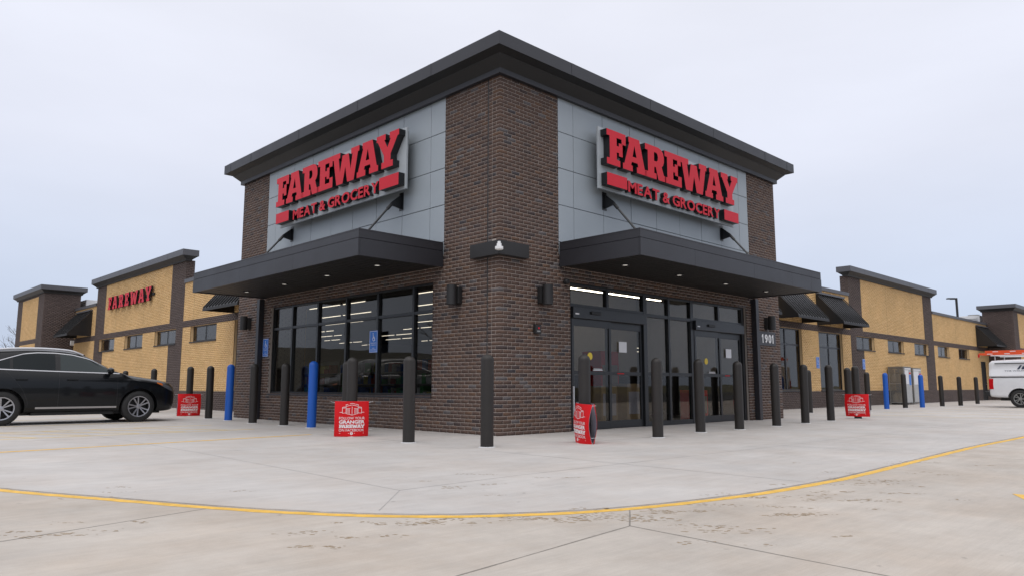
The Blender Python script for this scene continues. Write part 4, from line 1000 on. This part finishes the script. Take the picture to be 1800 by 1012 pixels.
# ================================================================== VEHICLES
def surf_sections(stations, nx=90, ny=3):
    """stations: list of (x, [(y,z)...]); smooth loft; returns xs and array [nx, m, 2]"""
    X = np.array([s[0] for s in stations]); P = np.array([s[1] for s in stations], float)
    def pchip(x, xs, ys):
        h = np.diff(xs); d = np.diff(ys) / h; m_ = np.zeros_like(ys); m_[0], m_[-1] = d[0], d[-1]
        for i in range(1, len(xs) - 1):
            if d[i - 1] * d[i] > 0:
                w1, w2 = 2 * h[i] + h[i - 1], h[i] + 2 * h[i - 1]; m_[i] = (w1 + w2) / (w1 / d[i - 1] + w2 / d[i])
        k = np.clip(np.searchsorted(xs, x) - 1, 0, len(xs) - 2); t = (x - xs[k]) / h[k]
        return ys[k] * (2 * t ** 3 - 3 * t ** 2 + 1) + m_[k] * h[k] * (t ** 3 - 2 * t ** 2 + t) + ys[k + 1] * (-2 * t ** 3 + 3 * t ** 2) + m_[k + 1] * h[k] * (t ** 3 - t ** 2)
    xs = np.unique(np.concatenate([np.linspace(X[0], X[-1], nx), X]))
    out_ = np.zeros((len(xs), P.shape[1], 2))
    for j in range(P.shape[1]):
        for c in range(2): out_[:, j, c] = pchip(xs, X, P[:, j, c])
    # refine each section with Catmull-Rom
    fine = []
    for row in out_: fine.append(np.array(catmull([tuple(r) for r in row], ny)))
    return xs, np.array(fine)
def loft_mesh(xs, S):
    q = MB(); n, m_ = len(xs), S.shape[1]; vs = []
    for i in range(n):
        for j in range(m_): vs.append((xs[i], -S[i, j, 0], S[i, j, 1]))
        for j in range(m_ - 2, 0, -1): vs.append((xs[i], S[i, j, 0], S[i, j, 1]))
    M_ = 2 * m_ - 2
    fs = [(i * M_ + j, i * M_ + (j + 1) % M_, (i + 1) * M_ + (j + 1) % M_, (i + 1) * M_ + j) for i in range(n - 1) for j in range(M_)]
    fs += [tuple(range(M_))[::-1], tuple(range((n - 1) * M_, n * M_))]
    q.add(vs, fs); return q
def cut_arches(o, cyl, r, half):
    """boolean wheel arches out of a body; then bake"""
    tmp = []
    for cx, cz in cyl:
        q = MB(); q.tube((cx, -half, cz), (cx, half, cz), r, n=40); c = q.build('cutter', 'black_plastic', o.parent); tmp.append(c)
        b = o.modifiers.new('cut', 'BOOLEAN'); b.operation = 'DIFFERENCE'; b.object = c; b.solver = 'EXACT'
    bpy.context.view_layer.update()
    me = bpy.data.meshes.new_from_object(o.evaluated_get(bpy.context.evaluated_depsgraph_get()))
    o.modifiers.clear(); o.data = me
    for c in tmp: bpy.data.objects.remove(c)
    me.polygons.foreach_set('use_smooth', [True] * len(me.polygons))
    try: me.set_sharp_from_angle(angle=math.radians(32))
    except Exception: pass
class Surf:
    def __init__(s, xs, S): s.xs, s.S = xs, S
    def sec(s, x):
        i = int(np.clip(np.searchsorted(s.xs, x) - 1, 0, len(s.xs) - 2)); t = (x - s.xs[i]) / (s.xs[i + 1] - s.xs[i]); return s.S[i] * (1 - t) + s.S[i + 1] * t
    def side(s, x, z):
        c = s.sec(x); best = 0
        for a, b in zip(c[:-1], c[1:]):
            lo, hi = min(a[1], b[1]), max(a[1], b[1])
            if lo - 1e-6 <= z <= hi + 1e-6 and hi > lo:
                t = (z - a[1]) / (b[1] - a[1]); best = max(best, a[0] + (b[0] - a[0]) * t)
        return best
    def top(s, x, y):
        c = s.sec(x); best = 0
        for a, b in zip(c[:-1], c[1:]):
            lo, hi = min(a[0], b[0]), max(a[0], b[0])
            if lo - 1e-6 <= y <= hi + 1e-6 and hi > lo: best = max(best, a[1] + (b[1] - a[1]) * (y - a[0]) / (b[0] - a[0]))
        return best
def side_patch(sf, sgn, x0, x1, zlo, zhi, off, nx=24, nz=6):
    q = MB(); vs = []
    for i in range(nx + 1):
        x = x0 + (x1 - x0) * i / nx
        for j in range(nz + 1):
            z = zlo(x) + (zhi(x) - zlo(x)) * j / nz; vs.append((x, sgn * (sf.side(x, z) + off), z))
    k = nz + 1; fs = [(i * k + j, (i + 1) * k + j, (i + 1) * k + j + 1, i * k + j + 1) for i in range(nx) for j in range(nz)]
    return q.add(vs, fs)
def top_patch(sf, x0, x1, hw, off, nx=10, ny=14):
    q = MB(); vs = []
    for i in range(nx + 1):
        x = x0 + (x1 - x0) * i / nx
        for j in range(ny + 1): y = -hw(x) + 2 * hw(x) * j / ny; vs.append((x, y, sf.top(x, abs(y)) + off))
    k = ny + 1; return q.add(vs, [(i * k + j, (i + 1) * k + j, (i + 1) * k + j + 1, i * k + j + 1) for i in range(nx) for j in range(ny)])
def interp(pts): xs_, ys_ = zip(*pts); return lambda x: float(np.interp(x, xs_, ys_))

def wheel(parent, loc, r, w, sgn, rimr, spokes=10, rim_mat='rim_silver'):
    root = bpy.data.objects.new('wheel', None); COL.objects.link(root); root.parent = parent; root.location = loc
    q = MB(); q.lathe([(rimr, -w / 2), (rimr + .02, -w / 2 - .004), (r - .04, -w / 2), (r - .012, -w / 2 + .02), (r, -w / 2 + .045), (r, w / 2 - .045), (r - .012, w / 2 - .02), (r - .04, w / 2), (rimr + .02, w / 2 + .004), (rimr, w / 2), (rimr - .01, 0), (rimr, -w / 2)], 48, axis='Y'); q.build('tyre', 'tyre', root, smooth=50)
    f = sgn * w / 2
    q = MB(); q.lathe([(rimr - .002, f), (rimr - .002, f - sgn * .02), (rimr - .022, f - sgn * .015), (rimr - .03, f - sgn * .06), (rimr - .035, f - sgn * .14), (0, f - sgn * .14)], 40, axis='Y'); 
    q.build('rim_barrel', 'black_plastic', root, smooth=40)
    q = MB(); q.lathe([(rimr + .004, f - sgn * .006), (rimr + .004, f + sgn * .004), (rimr - .016, f + sgn * .002), (rimr - .022, f - sgn * .02)], 40, axis='Y')
    q.lathe([(0, f - sgn * .012), (.05, f - sgn * .014), (.06, f - sgn * .03), (.06, f - sgn * .07)], 24, axis='Y')
    for i in range(spokes):
        a = 2 * math.pi * (i // 2) / (spokes / 2) + (.17 if i % 2 else -.17)
        a2 = 2 * math.pi * (i // 2) / (spokes / 2) + (.23 if i % 2 else -.23)
        c, s_ = math.cos, math.sin
        p, e_ = (.045 * c(a), .045 * s_(a)), ((rimr - .008) * c(a2), (rimr - .008) * s_(a2))
        dx, dy = e_[0] - p[0], e_[1] - p[1]; L = math.hypot(dx, dy); nx_, ny_ = -dy / L, dx / L
        vs = []
        for (bx, by), wd, dp in ((p, .017, .022), (e_, .026, .008)):
            for k, dd in ((1, 0), (-1, 0), (-1, .035), (1, .035)): vs.append((bx + nx_ * wd * .62 * k, f - sgn * (dp + dd), by + ny_ * wd * .62 * k))
        q.add(vs, [(0, 1, 5, 4), (1, 2, 6, 5), (2, 3, 7, 6), (3, 0, 4, 7)])
    q.build('rim', rim_mat, root, smooth=35)
    return root

def make_suv(label, loc, rz, paint='car_paint'):
    """x from the nose (0) to the tail (4.77); loc = ground point under the nose, car faces local -X"""
    t = thing('suv', label, 'car', loc, rz)
    def low(w, zb, zs, zbelt): return [(0, zb), (.70 * w, zb), (.93 * w, zb + .045), (.985 * w, zb + .20), (w, .66), (.995 * w, zs - .12), (.97 * w, zs), (.92 * w, zbelt)]
    def hood(w, zb, zh): 
        zs = zh - .10; return [(0, zb), (.70 * w, zb), (.93 * w, zb + .045), (.985 * w, min(zb + .20, zs - .2)), (w, min(.66, zs - .1)), (.99 * w, zs - .05), (.965 * w, zs), (.90 * w, zh - .05), (.78 * w, zh - .012), (.55 * w, zh), (.28 * w, zh + .012), (0, zh + .015)]
    def cab(w, zb, zs, zbelt, wr, zt): return low(w, zb, zs, zbelt) + [(wr + (.92 * w - wr) * .45, zbelt + (zt - zbelt) * .52), (wr, zt - .07), (wr * .70, zt - .012), (0, zt)]
    st = [(0.0, [(0, .36), (.30, .36), (.44, .37), (.50, .42), (.52, .52), (.52, .60), (.51, .66), (.47, .72), (.40, .74), (.28, .75), (.15, .755), (0, .76)]),
          (.06, hood(.70, .28, .84)), (.18, hood(.82, .25, .92)), (.40, hood(.895, .235, .985)), (.80, hood(.935, .24, 1.05)), (1.12, hood(.94, .25, 1.10)),
          (1.32, cab(.94, .25, 1.02, 1.12, .80, 1.16)), (1.72, cab(.94, .25, 1.03, 1.14, .72, 1.38)), (2.18, cab(.94, .25, 1.04, 1.155, .68, 1.592)), (2.55, cab(.94, .25, 1.05, 1.165, .67, 1.655)), (3.0, cab(.94, .25, 1.06, 1.175, .665, 1.67)),
          (3.6, cab(.94, .25, 1.07, 1.19, .65, 1.645)), (4.05, cab(.935, .26, 1.08, 1.205, .62, 1.595)), (4.35, cab(.915, .28, 1.085, 1.20, .60, 1.51)), (4.55, cab(.885, .31, 1.05, 1.13, .62, 1.30)), (4.70, cab(.82, .36, .95, 1.02, .62, 1.08)), (4.77, cab(.70, .42, .80, .86, .50, .90))]
    xs, S = surf_sections(st, 80, 3); sf = Surf(xs, S)
    body = loft_mesh(xs, S).build('body', paint, t, smooth=35)
    AX = (.93, 3.67); cut_arches(body, [(a, .365) for a in AX], .425, 1.3)
    q = MB(); q.box(.35, 4.45, -.62, .62, .20, .85); q.box(1.45, 3.1, -.80, .80, .20, .50); q.build('underbody', 'black_plastic', t)
    # glasshouse
    top_line = interp([(1.40, 1.155), (1.66, 1.29), (2.0, 1.445), (2.35, 1.535), (2.7, 1.568), (3.05, 1.565), (3.3, 1.535), (3.55, 1.45), (3.85, 1.34), (4.15, 1.255), (4.25, 1.235)])
    belt = interp([(1.45, 1.135), (2.6, 1.165), (3.6, 1.195), (4.45, 1.225)])
    for s in (-1, 1):
        for a, b, mt in ((1.46, 2.60, 'car_glass_front'), (2.70, 3.50, 'car_glass'), (3.56, 4.20, 'car_glass')):
            side_patch(sf, s, a, b, lambda x: belt(x) + .012, top_line, .004).build('side_window', 'frame_black' if mt == 'x' else 'seen_through_paint' if mt == 'car_glass_front' else 'tint_rear', t, smooth=True)
        side_patch(sf, s, 1.38, 4.25, lambda x: belt(x) - .010, lambda x: belt(x) + .010, .007, 40, 1).build('belt_trim', 'chrome', t)
        side_patch(sf, s, 1.42, 4.24, lambda x: top_line(x) + .002, lambda x: top_line(x) + .018, .006, 40, 1).build('window_trim', 'chrome', t)
        side_patch(sf, s, 2.60, 2.70, lambda x: belt(x) + .01, lambda x: top_line(x) + .002, .0045, 3, 5).build('pillar_trim', 'black_plastic', t)
        side_patch(sf, s, 1.42, 3.05, lambda x: .345, lambda x: .385, .012, 20, 1).build('sill_trim', 'chrome', t)
        for a in (1.42, 2.62): side_patch(sf, s, a, a + .008, lambda x: .30, lambda x: belt(x) - .012, .0015, 1, 10).build('door_gap', 'frame_black', t)
        c = interp([(0, 3.2), (.5, 3.2), (.75, 3.30), (1.0, 3.48), (1.2, 3.66)])
        q = MB(); vs = []
        for i in range(13):
            z = .32 + (1.17 - .32) * i / 12; x = c(z); y = s * (sf.side(x, z) + .0015); vs += [(x, y, z), (x + .008, y, z)]
        q.add(vs, [(2 * i, 2 * i + 1, 2 * i + 3, 2 * i + 2) for i in range(12)]); q.build('door_gap', 'frame_black', t, fix=False)
        for x in (2.36, 3.34):
            y = s * (sf.side(x, .98) + .02); q = MB(); q.box(x - .11, x + .11, y - .012, y + .012, .965, 1.0); q.box(x - .10, x - .07, y - .03 if s > 0 else y, y if s > 0 else y + .03, .97, .995); q.box(x + .07, x + .10, y - .03 if s > 0 else y, y if s > 0 else y + .03, .97, .995); bevel(q.build('door_handle', paint, t), .008)
        q = MB(); q.lathe([(0, -.10), (.05, -.095), (.085, -.05), (.09, 0), (.085, .05), (.05, .095), (0, .10)], 18, axis='Y'); o = q.build('mirror', paint, t, smooth=True); o.location = (1.62, s * 1.03, 1.19); o.scale = (.75, 1.1, .85)
        q = MB(); q.tube((1.60, s * .90, 1.13), (1.60, s * 1.0, 1.16), .03); q.build('mirror_stalk', 'black_plastic', t)
        rr = [(2.12, 1.545), (2.32, 1.622), (2.55, 1.655), (3.0, 1.672), (3.6, 1.648), (4.05, 1.588), (4.25, 1.535)]
        P = catmull(rr, 5); q = MB()
        for a, b in zip(P[:-1], P[1:]): q.tube((a[0], s * .63, a[1]), (b[0], s * .63, b[1]), .024, n=8)
        q.build('roof_rail', 'rail_silver', t, smooth=60)
        side_patch(sf, s, .10, .52, interp([(.10, .70), (.25, .76), (.52, .90)]), interp([(.10, .76), (.25, .86), (.52, .935)]), .006, 14, 4).build('headlight', 'lens_clear', t, smooth=True)
        side_patch(sf, s, .40, .53, interp([(.40, .855), (.53, .905)]), interp([(.40, .905), (.53, .935)]), .009, 6, 2).build('side_marker', 'lens_amber', t, smooth=True)
        side_patch(sf, s, 4.42, 4.68, lambda x: .90, lambda x: 1.03, .006, 8, 4).build('tail_light', 'lens_red', t, smooth=True)
        for a in AX:
            wheel(t, (a, s * .815, .365), .365, .235, s, .240)
    top_patch(sf, 1.28, 2.14, interp([(1.28, .72), (2.14, .60)]), .004).build('windshield', 'seen_through_paint', t, smooth=True)
    top_patch(sf, 4.18, 4.56, interp([(4.18, .52), (4.56, .56)]), .004).build('rear_window', 'tint_rear', t, smooth=True)
    q = MB()
    for i in range(5): q.box(.008 + i * .008, .03 + i * .008, -.40 + i * .0, .40, .50 + i * .05, .52 + i * .05)
    q.build('grille', 'chrome', t)
    q = MB(); q.box(-.012, .02, -.26, .26, .40, .50); q.build('number_plate', 'paper', t)
    return t
mat('tint_rear', (.004, .008, .010), 0.05, spec=.25)
mat('seen_through_paint', (.036, .047, .049), 0.05, spec=.3)  # opaque; lighter colour stands in for light seen through the front glass
make_suv('black SUV parked nose-in at the left wing', (-1.84, 10.47, 0), math.pi)

def make_truck(label, loc, rz):
    """x from the tail (0) forward to the nose (5.6) ; loc = ground under the tail"""
    t = thing('pickup_truck', label, 'truck', loc, rz)
    def sec(w, zb, zt, tuck=.0): return [(0, zb), (.7 * w, zb), (.95 * w, zb + .03), (w * .985, zb + .18), (w, (zb + zt) * .5), (w, zt - .22), (w * .985, zt - .06), (w * .955, zt - .01), (w * .7, zt), (0, zt)]
    st = [(0.0, sec(.90, .46, 1.16)), (.04, sec(.93, .43, 1.20)), (.3, sec(.945, .40, 1.23)), (2.0, sec(.95, .38, 1.23)), (3.9, sec(.95, .38, 1.17)), (4.7, sec(.94, .40, 1.13)), (5.15, sec(.91, .42, 1.06)), (5.30, sec(.84, .46, .98))]
    xs, S = surf_sections(st, 50, 3); b = loft_mesh(xs, S).build('body', 'truck_white', t, smooth=35); cut_arches(b, [(1.05, .36), (4.35, .36)], .43, 1.4)
    q = MB(); q.box(.3, 5.0, -.6, .6, .28, .85); q.build('underbody', 'black_plastic', t)
    def top(w0, z0, w1, z1): return [(0, z0), (w0 * .5, z0), (w0, z0), (w0 * .99, z0 + (z1 - z0) * .3), ((w0 + w1) / 2, (z0 + z1) / 2), (w1 + .02, z1 - .10), (w1 * .96, z1 - .03), (w1 * .7, z1), (0, z1 + .01)]
    st = [(.02, top(.90, 1.235, .80, 1.86)), (.12, top(.92, 1.235, .84, 1.93)), (1.75, top(.93, 1.235, .85, 1.97)), (1.86, top(.92, 1.235, .83, 1.94))]
    xs, S = surf_sections(st, 14, 3); capo = loft_mesh(xs, S).build('bed_cap', 'truck_white', t, smooth=35)
    st = [(1.90, top(.91, 1.22, .72, 1.66)), (2.1, top(.92, 1.22, .70, 1.80)), (2.9, top(.92, 1.2, .70, 1.82)), (3.3, top(.92, 1.19, .70, 1.76)), (3.75, top(.91, 1.16, .78, 1.45)), (4.05, top(.88, 1.14, .84, 1.20))]
    xs, S = surf_sections(st, 24, 3); cf = Surf(xs, S); loft_mesh(xs, S).build('cab', 'truck_white', t, smooth=35)
    for s in (-1, 1):
        side_patch(cf, s, 2.05, 2.75, lambda x: 1.28, lambda x: 1.66, .012, 20, 12).build('side_window', 'tint_rear', t, smooth=True)
        side_patch(cf, s, 2.85, 3.72, lambda x: 1.28, interp([(2.85, 1.66), (3.2, 1.64), (3.72, 1.32)]), .012, 24, 12).build('side_window', 'tint_rear', t, smooth=True)
        q = MB(); q.box(.25, 1.78, s * .925 - .006, s * .925 + .006, 1.80 - .02, 1.80 + .015); q.build('cap_trim', 'frame_black', t)
        q = MB(); q.box(.02, 1.84, s * .945 - .004, s * .945 + .004, 1.232, 1.248); q.build('bed_rail', 'black_plastic', t)
        q = MB(); q.box(-.015, .16, s * .86 - .085, s * .86 + .085 , .74, 1.18); bevel(q.build('tail_light', 'lens_red', t), .02)
        q = MB(); q.box(5.20, 5.30, s * .70 - .15, s * .70 + .15, .72, .92); bevel(q.build('headlight', 'lens_clear', t), .02)
        q = MB(); q.lathe([(0, -.10), (.06, -.095), (.1, -.04), (.1, .04), (.06, .095), (0, .10)], 14, axis='Y'); o = q.build('mirror', 'black_plastic', t, smooth=True); o.location = (3.55, s * 1.06, 1.32); o.scale = (.5, 1, 1.4)
        for a in (1.05, 4.35): wheel(t, (a, s * .80, .36), .36, .25, s, .225, 10, 'steel_grey')
        q = MB()
        for x in (.25, 1.6): q.tube((x, s * .78, 1.93), (x, s * .78, 2.13), .02)
        q.tube((.1, s * .78, 2.13), (3.2, s * .78, 2.13), .022); q.build('rack_rail', 'aluminium', t)
    q = MB()
    for x in (.25, 1.6, 3.0): q.tube((x, -.80, 2.135), (x, .80, 2.135), .02)
    q.build('rack_bar', 'aluminium', t)
    q = MB(); q.box(-.20, .0, -.88, .88, .45, .66); bevel(q.build('rear_bumper', 'black_plastic', t), .03); q = MB(); q.box(5.28, 5.42, -.88, .88, .42, .66); bevel(q.build('front_bumper', 'chrome', t), .03)
    q = MB(); q.box(5.27, 5.315, -.5, .5, .70, .96); q.build('grille', 'black_plastic', t)
    top_patch(cf, 3.32, 3.98, lambda x: .62, .005).build('windshield', 'tint_rear', t, smooth=True)
    for side in (-1, 1):
        fn = lambda x, y, d, side=side: ((1.83 + .0 - x) if side > 0 else x, side * (.895 + d), y)
        q = MB()
        for pts in ([(1.02, 1.56), (1.14, 1.72), (1.20, 1.72), (1.10, 1.56)], [(1.17, 1.56), (1.24, 1.70), (1.36, 1.56)]): q.prism([pts], (lambda x, y, d: (x, side * (.945 + d - (y - 1.235) * .09), y)), .006, .0)
        q.build('logo', mat('logo_navy', (.02, .03, .06), .4), t, fix=False)
        q = MB(); vs, fs = text_fit('THE WALDINGER', .58, 1.66, 1.475, 1.515, .01)
        if side > 0: q.add([(2.24 - x, (.950 - (y - 1.235) * .09), y) for x, y in vs], fs)
        else: q.add([(x, -(.950 - (y - 1.235) * .09), y) for x, y in vs], fs)
        q.build('lettering', MATS['logo_navy'], t, fix=False)
    return t
TX, TY = 27.08, -1.02
make_truck('white service pickup with a ladder rack at the right edge', (TX + .95, TY, 0), -math.pi / 2)
t = thing('ladder', 'orange fibreglass extension ladder on the white pickup rack', 'ladder', (TX + .55, TY + .36, 2.17), -math.pi / 2)
for k, (yo, zo) in enumerate(((0, 0), (.03, .095))):
    for s in (-1, 1):
        q = MB(); q.box(0 + .0 + k * .22, 4.6 + k * .1, yo + s * .21 - .016, yo + s * .21 + .016, zo, zo + .085); bevel(q.build('rail', 'orange_fibreglass', t), .004)
        q = MB()
        for x in np.arange(.3 + k * .2, 4.4, .62): q.box(x, x + .2, yo + s * .227 - (.002 if s > 0 else 0), yo + s * .227 + (0 if s > 0 else .0) + .001, zo + .025, zo + .055)
        q.build('rail_label', 'paper', t)
    for x in np.arange(.25 + k * .22, 4.5, .305): q = MB(); q.tube((x, yo - .195, zo + .042), (x, yo + .195, zo + .042), .016); q.build('rung', 'aluminium', t)

# ================================================================== PROPANE CAGES
def cage(x0, x1, y0, y1, h, label):
    t = thing('propane_cage', label, 'propane cage', (x0, y0, 0)); W, D = x1 - x0, y1 - y0; q = MB()
    for x in (0, W - .04):
        for y in (0, D - .04): q.box(x, x + .04, y, y + .04, 0, h)
    for z in (.08, h * .55, h - .05): 
        q.box(.04, W - .04, .002, .036, z, z + .04); q.box(.04, W - .04, D - .038, D - .002, z, z + .04); q.box(.002, .038, .04, D - .04, z, z + .04); q.box(W - .038, W - .002, .04, D - .04, z, z + .04)
    q.build('cage_frame', 'steel_grey', t)
    q = MB(); q.box(-.02, W + .02, -.02, D + .02, h, h + .025); q.build('cage_roof', 'steel_grey', t)
    for side in (0, 1):     # expanded-metal sides
        q = MB(); X = 0.015 + side * (W - .03); st = .062; k = int((D + h) / st) + 2
        for i in range(-k, k):
            for sg in (1, -1):
                y0_, z0_ = .04, .1 + i * st * 2
                a = np.array([.04, z0_]); b = np.array([D - .04, z0_ + sg * (D - .08) * 1.9])
                lo, hi = .10, h - .06
                def clipz(a, b):
                    if a[1] > b[1]: a, b = b, a
                    if b[1] < lo or a[1] > hi: return None
                    d = b - a; t0 = max(0, (lo - a[1]) / d[1]); t1 = min(1, (hi - a[1]) / d[1]); return (a + d * t0, a + d * t1) if t1 > t0 else None
                c = clipz(a, b)
                if c: q.tube((X, c[0][0], c[0][1]), (X, c[1][0], c[1][1]), .011, n=4, cap=False)
        q.build('mesh_side', 'steel_grey', t)
    dr = bpy.data.objects.new('cage_door', None); COL.objects.link(dr); dr.parent = t
    q = MB(); q.box(.05, W - .05, -.018, -.004, .12, h * .98); q.build('door_panel', mat('door_steel', (.40, .40, .39), .5, var=.1), dr)
    q = MB(); q.box(.10, W - .42, -.022, -.019, h * .55, h * .92); q.build('white_notice', 'paper', dr)
    q = MB(); q.box(W - .36, W - .10, -.022, -.019, h * .52, h * .80); q.build('blue_notice', 'sign_blue', dr); q = MB(); q.box(W - .36, W - .10, -.022, -.019, h * .82, h * .86); q.build('red_notice', 'sign_red', dr)
    q = MB(); q.box(.12, W - .12, -.024, -.0195, h * .94, h * .975); q.build('pale_header', 'paper', dr)
    for zz in (.06, h * .57):
        for i in range(2):
            for j in range(2):
                q = MB(); q.lathe([(0, 0), (.11, 0), (.14, .03), (.15, .08), (.15, .30), (.13, .36), (.06, .40), (.06, .46), (.02, .47), (0, .47)], 14); o = q.build('gas_cylinder', 'tank_tan', t, smooth=True); o.location = (.28 + i * (W - .56), .2 + j * .3, zz + .04)
cage(28.75, 29.75, 2.80, 3.48, 1.76, 'grey propane cage with mesh side by the right wing, nearer one')
cage(29.97, 31.2, 2.80, 3.48, 1.72, 'grey propane cage with white notices beside the pilaster, farther one')

# ================================================================== BACKGROUND
def rooftop_unit(loc, sx, sy, sz, label):
    t = thing('rooftop_unit', label, 'roof unit', loc); q = MB(); q.box(-sx / 2, sx / 2, -sy / 2, sy / 2, .15, sz); bevel(q.build('casing', 'siding', t), .02)
    q = MB(); q.box(-sx / 2 - .05, sx / 2 + .05, -sy / 2 - .05, sy / 2 + .05, 0, .15); q.build('curb', 'steel_grey', t)
    q = MB(); q.lathe([(.0, sz + .01), (.35, sz + .01), (.35, sz + .12), (.3, sz + .12), (.3, sz + .02)], 18); q.build('fan_guard', 'steel_grey', t)
    for i in range(6): q = MB(); q.box(-sx / 2 - .02, -sx / 2 - .002, -sy / 2 + .15, sy / 2 - .15, .3 + i * .10, .34 + i * .10); q.build('louvre', 'steel_grey', t)
rooftop_unit((49.4, 4.75, 4.56), 2.0, 1.2, 1.05, 'white rooftop unit behind the right wing parapet')
rooftop_unit((4.1, 37.0, 4.56), 3.0, 2.2, .98, 'pale rooftop unit behind the left wing parapet')
t = thing('vent_pipe', 'short dark vent pipe on the right wing roof', 'vent', (46.2, 8, 4.5)); q = MB(); q.lathe([(.12, 0), (.12, 1.0), (.17, 1.0), (.17, 1.15), (0, 1.2)], 14); q.build('pipe', 'trim_dark', t, smooth=40)
# lamp post beyond the right wing
LP = CAM + Vector((1.1235, .2915, 0)) * 62
t = thing('lamp_post', 'dark parking lot lamp post rising behind the right wing', 'lamp post', (LP.x, LP.y, 0)); q = MB(); q.box(-.075, .075, -.075, .075, 0, 8.2); q.build('pole', 'trim_dark', t)
q = MB(); q.box(-.05, .5, -.05, .05, 8.07, 8.14); o = q.build('arm', 'trim_dark', t); o.rotation_euler = (0, 0, math.radians(130)); q = MB(); q.box(.15, .75, -.16, .16, 8.1, 8.2); o = bevel(q.build('lamp_head', 'trim_dark', t), .03); o.rotation_euler = (0, 0, math.radians(130))
# bare trees and a house far left
def bare_tree(loc, h, label, seed):
    rd = random.Random(seed); t = thing('bare_tree', label, 'tree', loc, 0, 'bare trees around the lot'); trunk = MB(); twigs = MB()
    def grow(p, d, L, r, lev):
        q_ = p + d * L; (trunk if lev < 2 else twigs).tube(p, q_, r, r * .68, n=6 if lev < 2 else 4, cap=False)
        if lev >= 6: return
        for k in range(2 if lev < 1 else rd.choice((2, 2, 3))):
            ax = Vector((rd.gauss(0, 1), rd.gauss(0, 1), rd.gauss(0, .4))).normalized(); nd = (d + ax * rd.uniform(.35, .75) + Vector((0, 0, .12))).normalized()
            grow(q_ if k else p + d * L * rd.uniform(.7, 1), nd, L * rd.uniform(.62, .86), r * .62, lev + 1)
    grow(Vector((0, 0, -.1)), Vector((rd.gauss(0, .03), rd.gauss(0, .03), 1)), h * .27, h * .022, 0)
    trunk.build('trunk', 'bark', t, fix=False); twigs.build('crown', 'bark', t, fix=False)
def at_dir(px, dist):     # ground direction for placing far things
    d = Vector((.716003, -.698096, 0)) * ((px - 900) / 1298.9) + Vector((.691977, .709913, 0)); d.normalize(); return Vector((CAM.x, CAM.y, 0)) + d * dist
for px, dist, h, lab in ((38, 92, 7.6, 'bare tree behind the end block of the left wing'), (14, 120, 6.5, 'bare tree next to the far white house'), (52, 108, 8.5, 'bare tree showing low beside the left end block')):
    p = at_dir(px, dist); bare_tree((p.x, p.y, 0), h, lab, px)
k_ = 0
for az, dist in ((118, 66), (133, 78), (150, 70), (166, 90), (182, 74), (205, 84), (228, 68), (246, 80), (262, 72), (280, 88)):
    a = math.radians(az); k_ += 1
    bare_tree((CAM.x + dist * math.cos(a), CAM.y + dist * math.sin(a), -.3), 9 + (k_ * 7 % 5), 'bare tree on the slope across the street behind the viewer', k_)
def house(loc, rz, label, w=13, d=9, h=4.2, rh=2.6):
    t = thing('house', label, 'house', loc, rz); q = MB(); q.box(-w / 2, w / 2, -d / 2, d / 2, 0, h); wl_ = q.build('wall', 'siding', t)
    q = MB(); q.add([(-w / 2 - .4, -d / 2 - .4, h), (w / 2 + .4, -d / 2 - .4, h), (w / 2 + .4, d / 2 + .4, h), (-w / 2 - .4, d / 2 + .4, h), (-w / 2 - .4, 0, h + rh), (w / 2 + .4, 0, h + rh)], [(0, 1, 5, 4), (2, 3, 4, 5), (0, 4, 3), (1, 2, 5), (0, 3, 2, 1)]); q.build('roof', 'shingle', t)
    for x in (-4, -1.5, 1.5, 4): q = MB(); q.box(x - .5, x + .5, -d / 2 - .05, -d / 2 + .02, 1.2, 2.7); q.build('window', 'frame_black', t)
    q = MB(); q.box(-.5, .5, -d / 2 - .06, -d / 2 - .051, 0, 2.1); q.build('door', 'trim_dark', t)
p = at_dir(3, 150); house((p.x, p.y, 0), math.radians(-8), 'white house with dark roof far behind the black SUV')
p = at_dir(-120, 140); house((p.x, p.y, 0), math.radians(20), 'white house beyond the left edge of the lot')
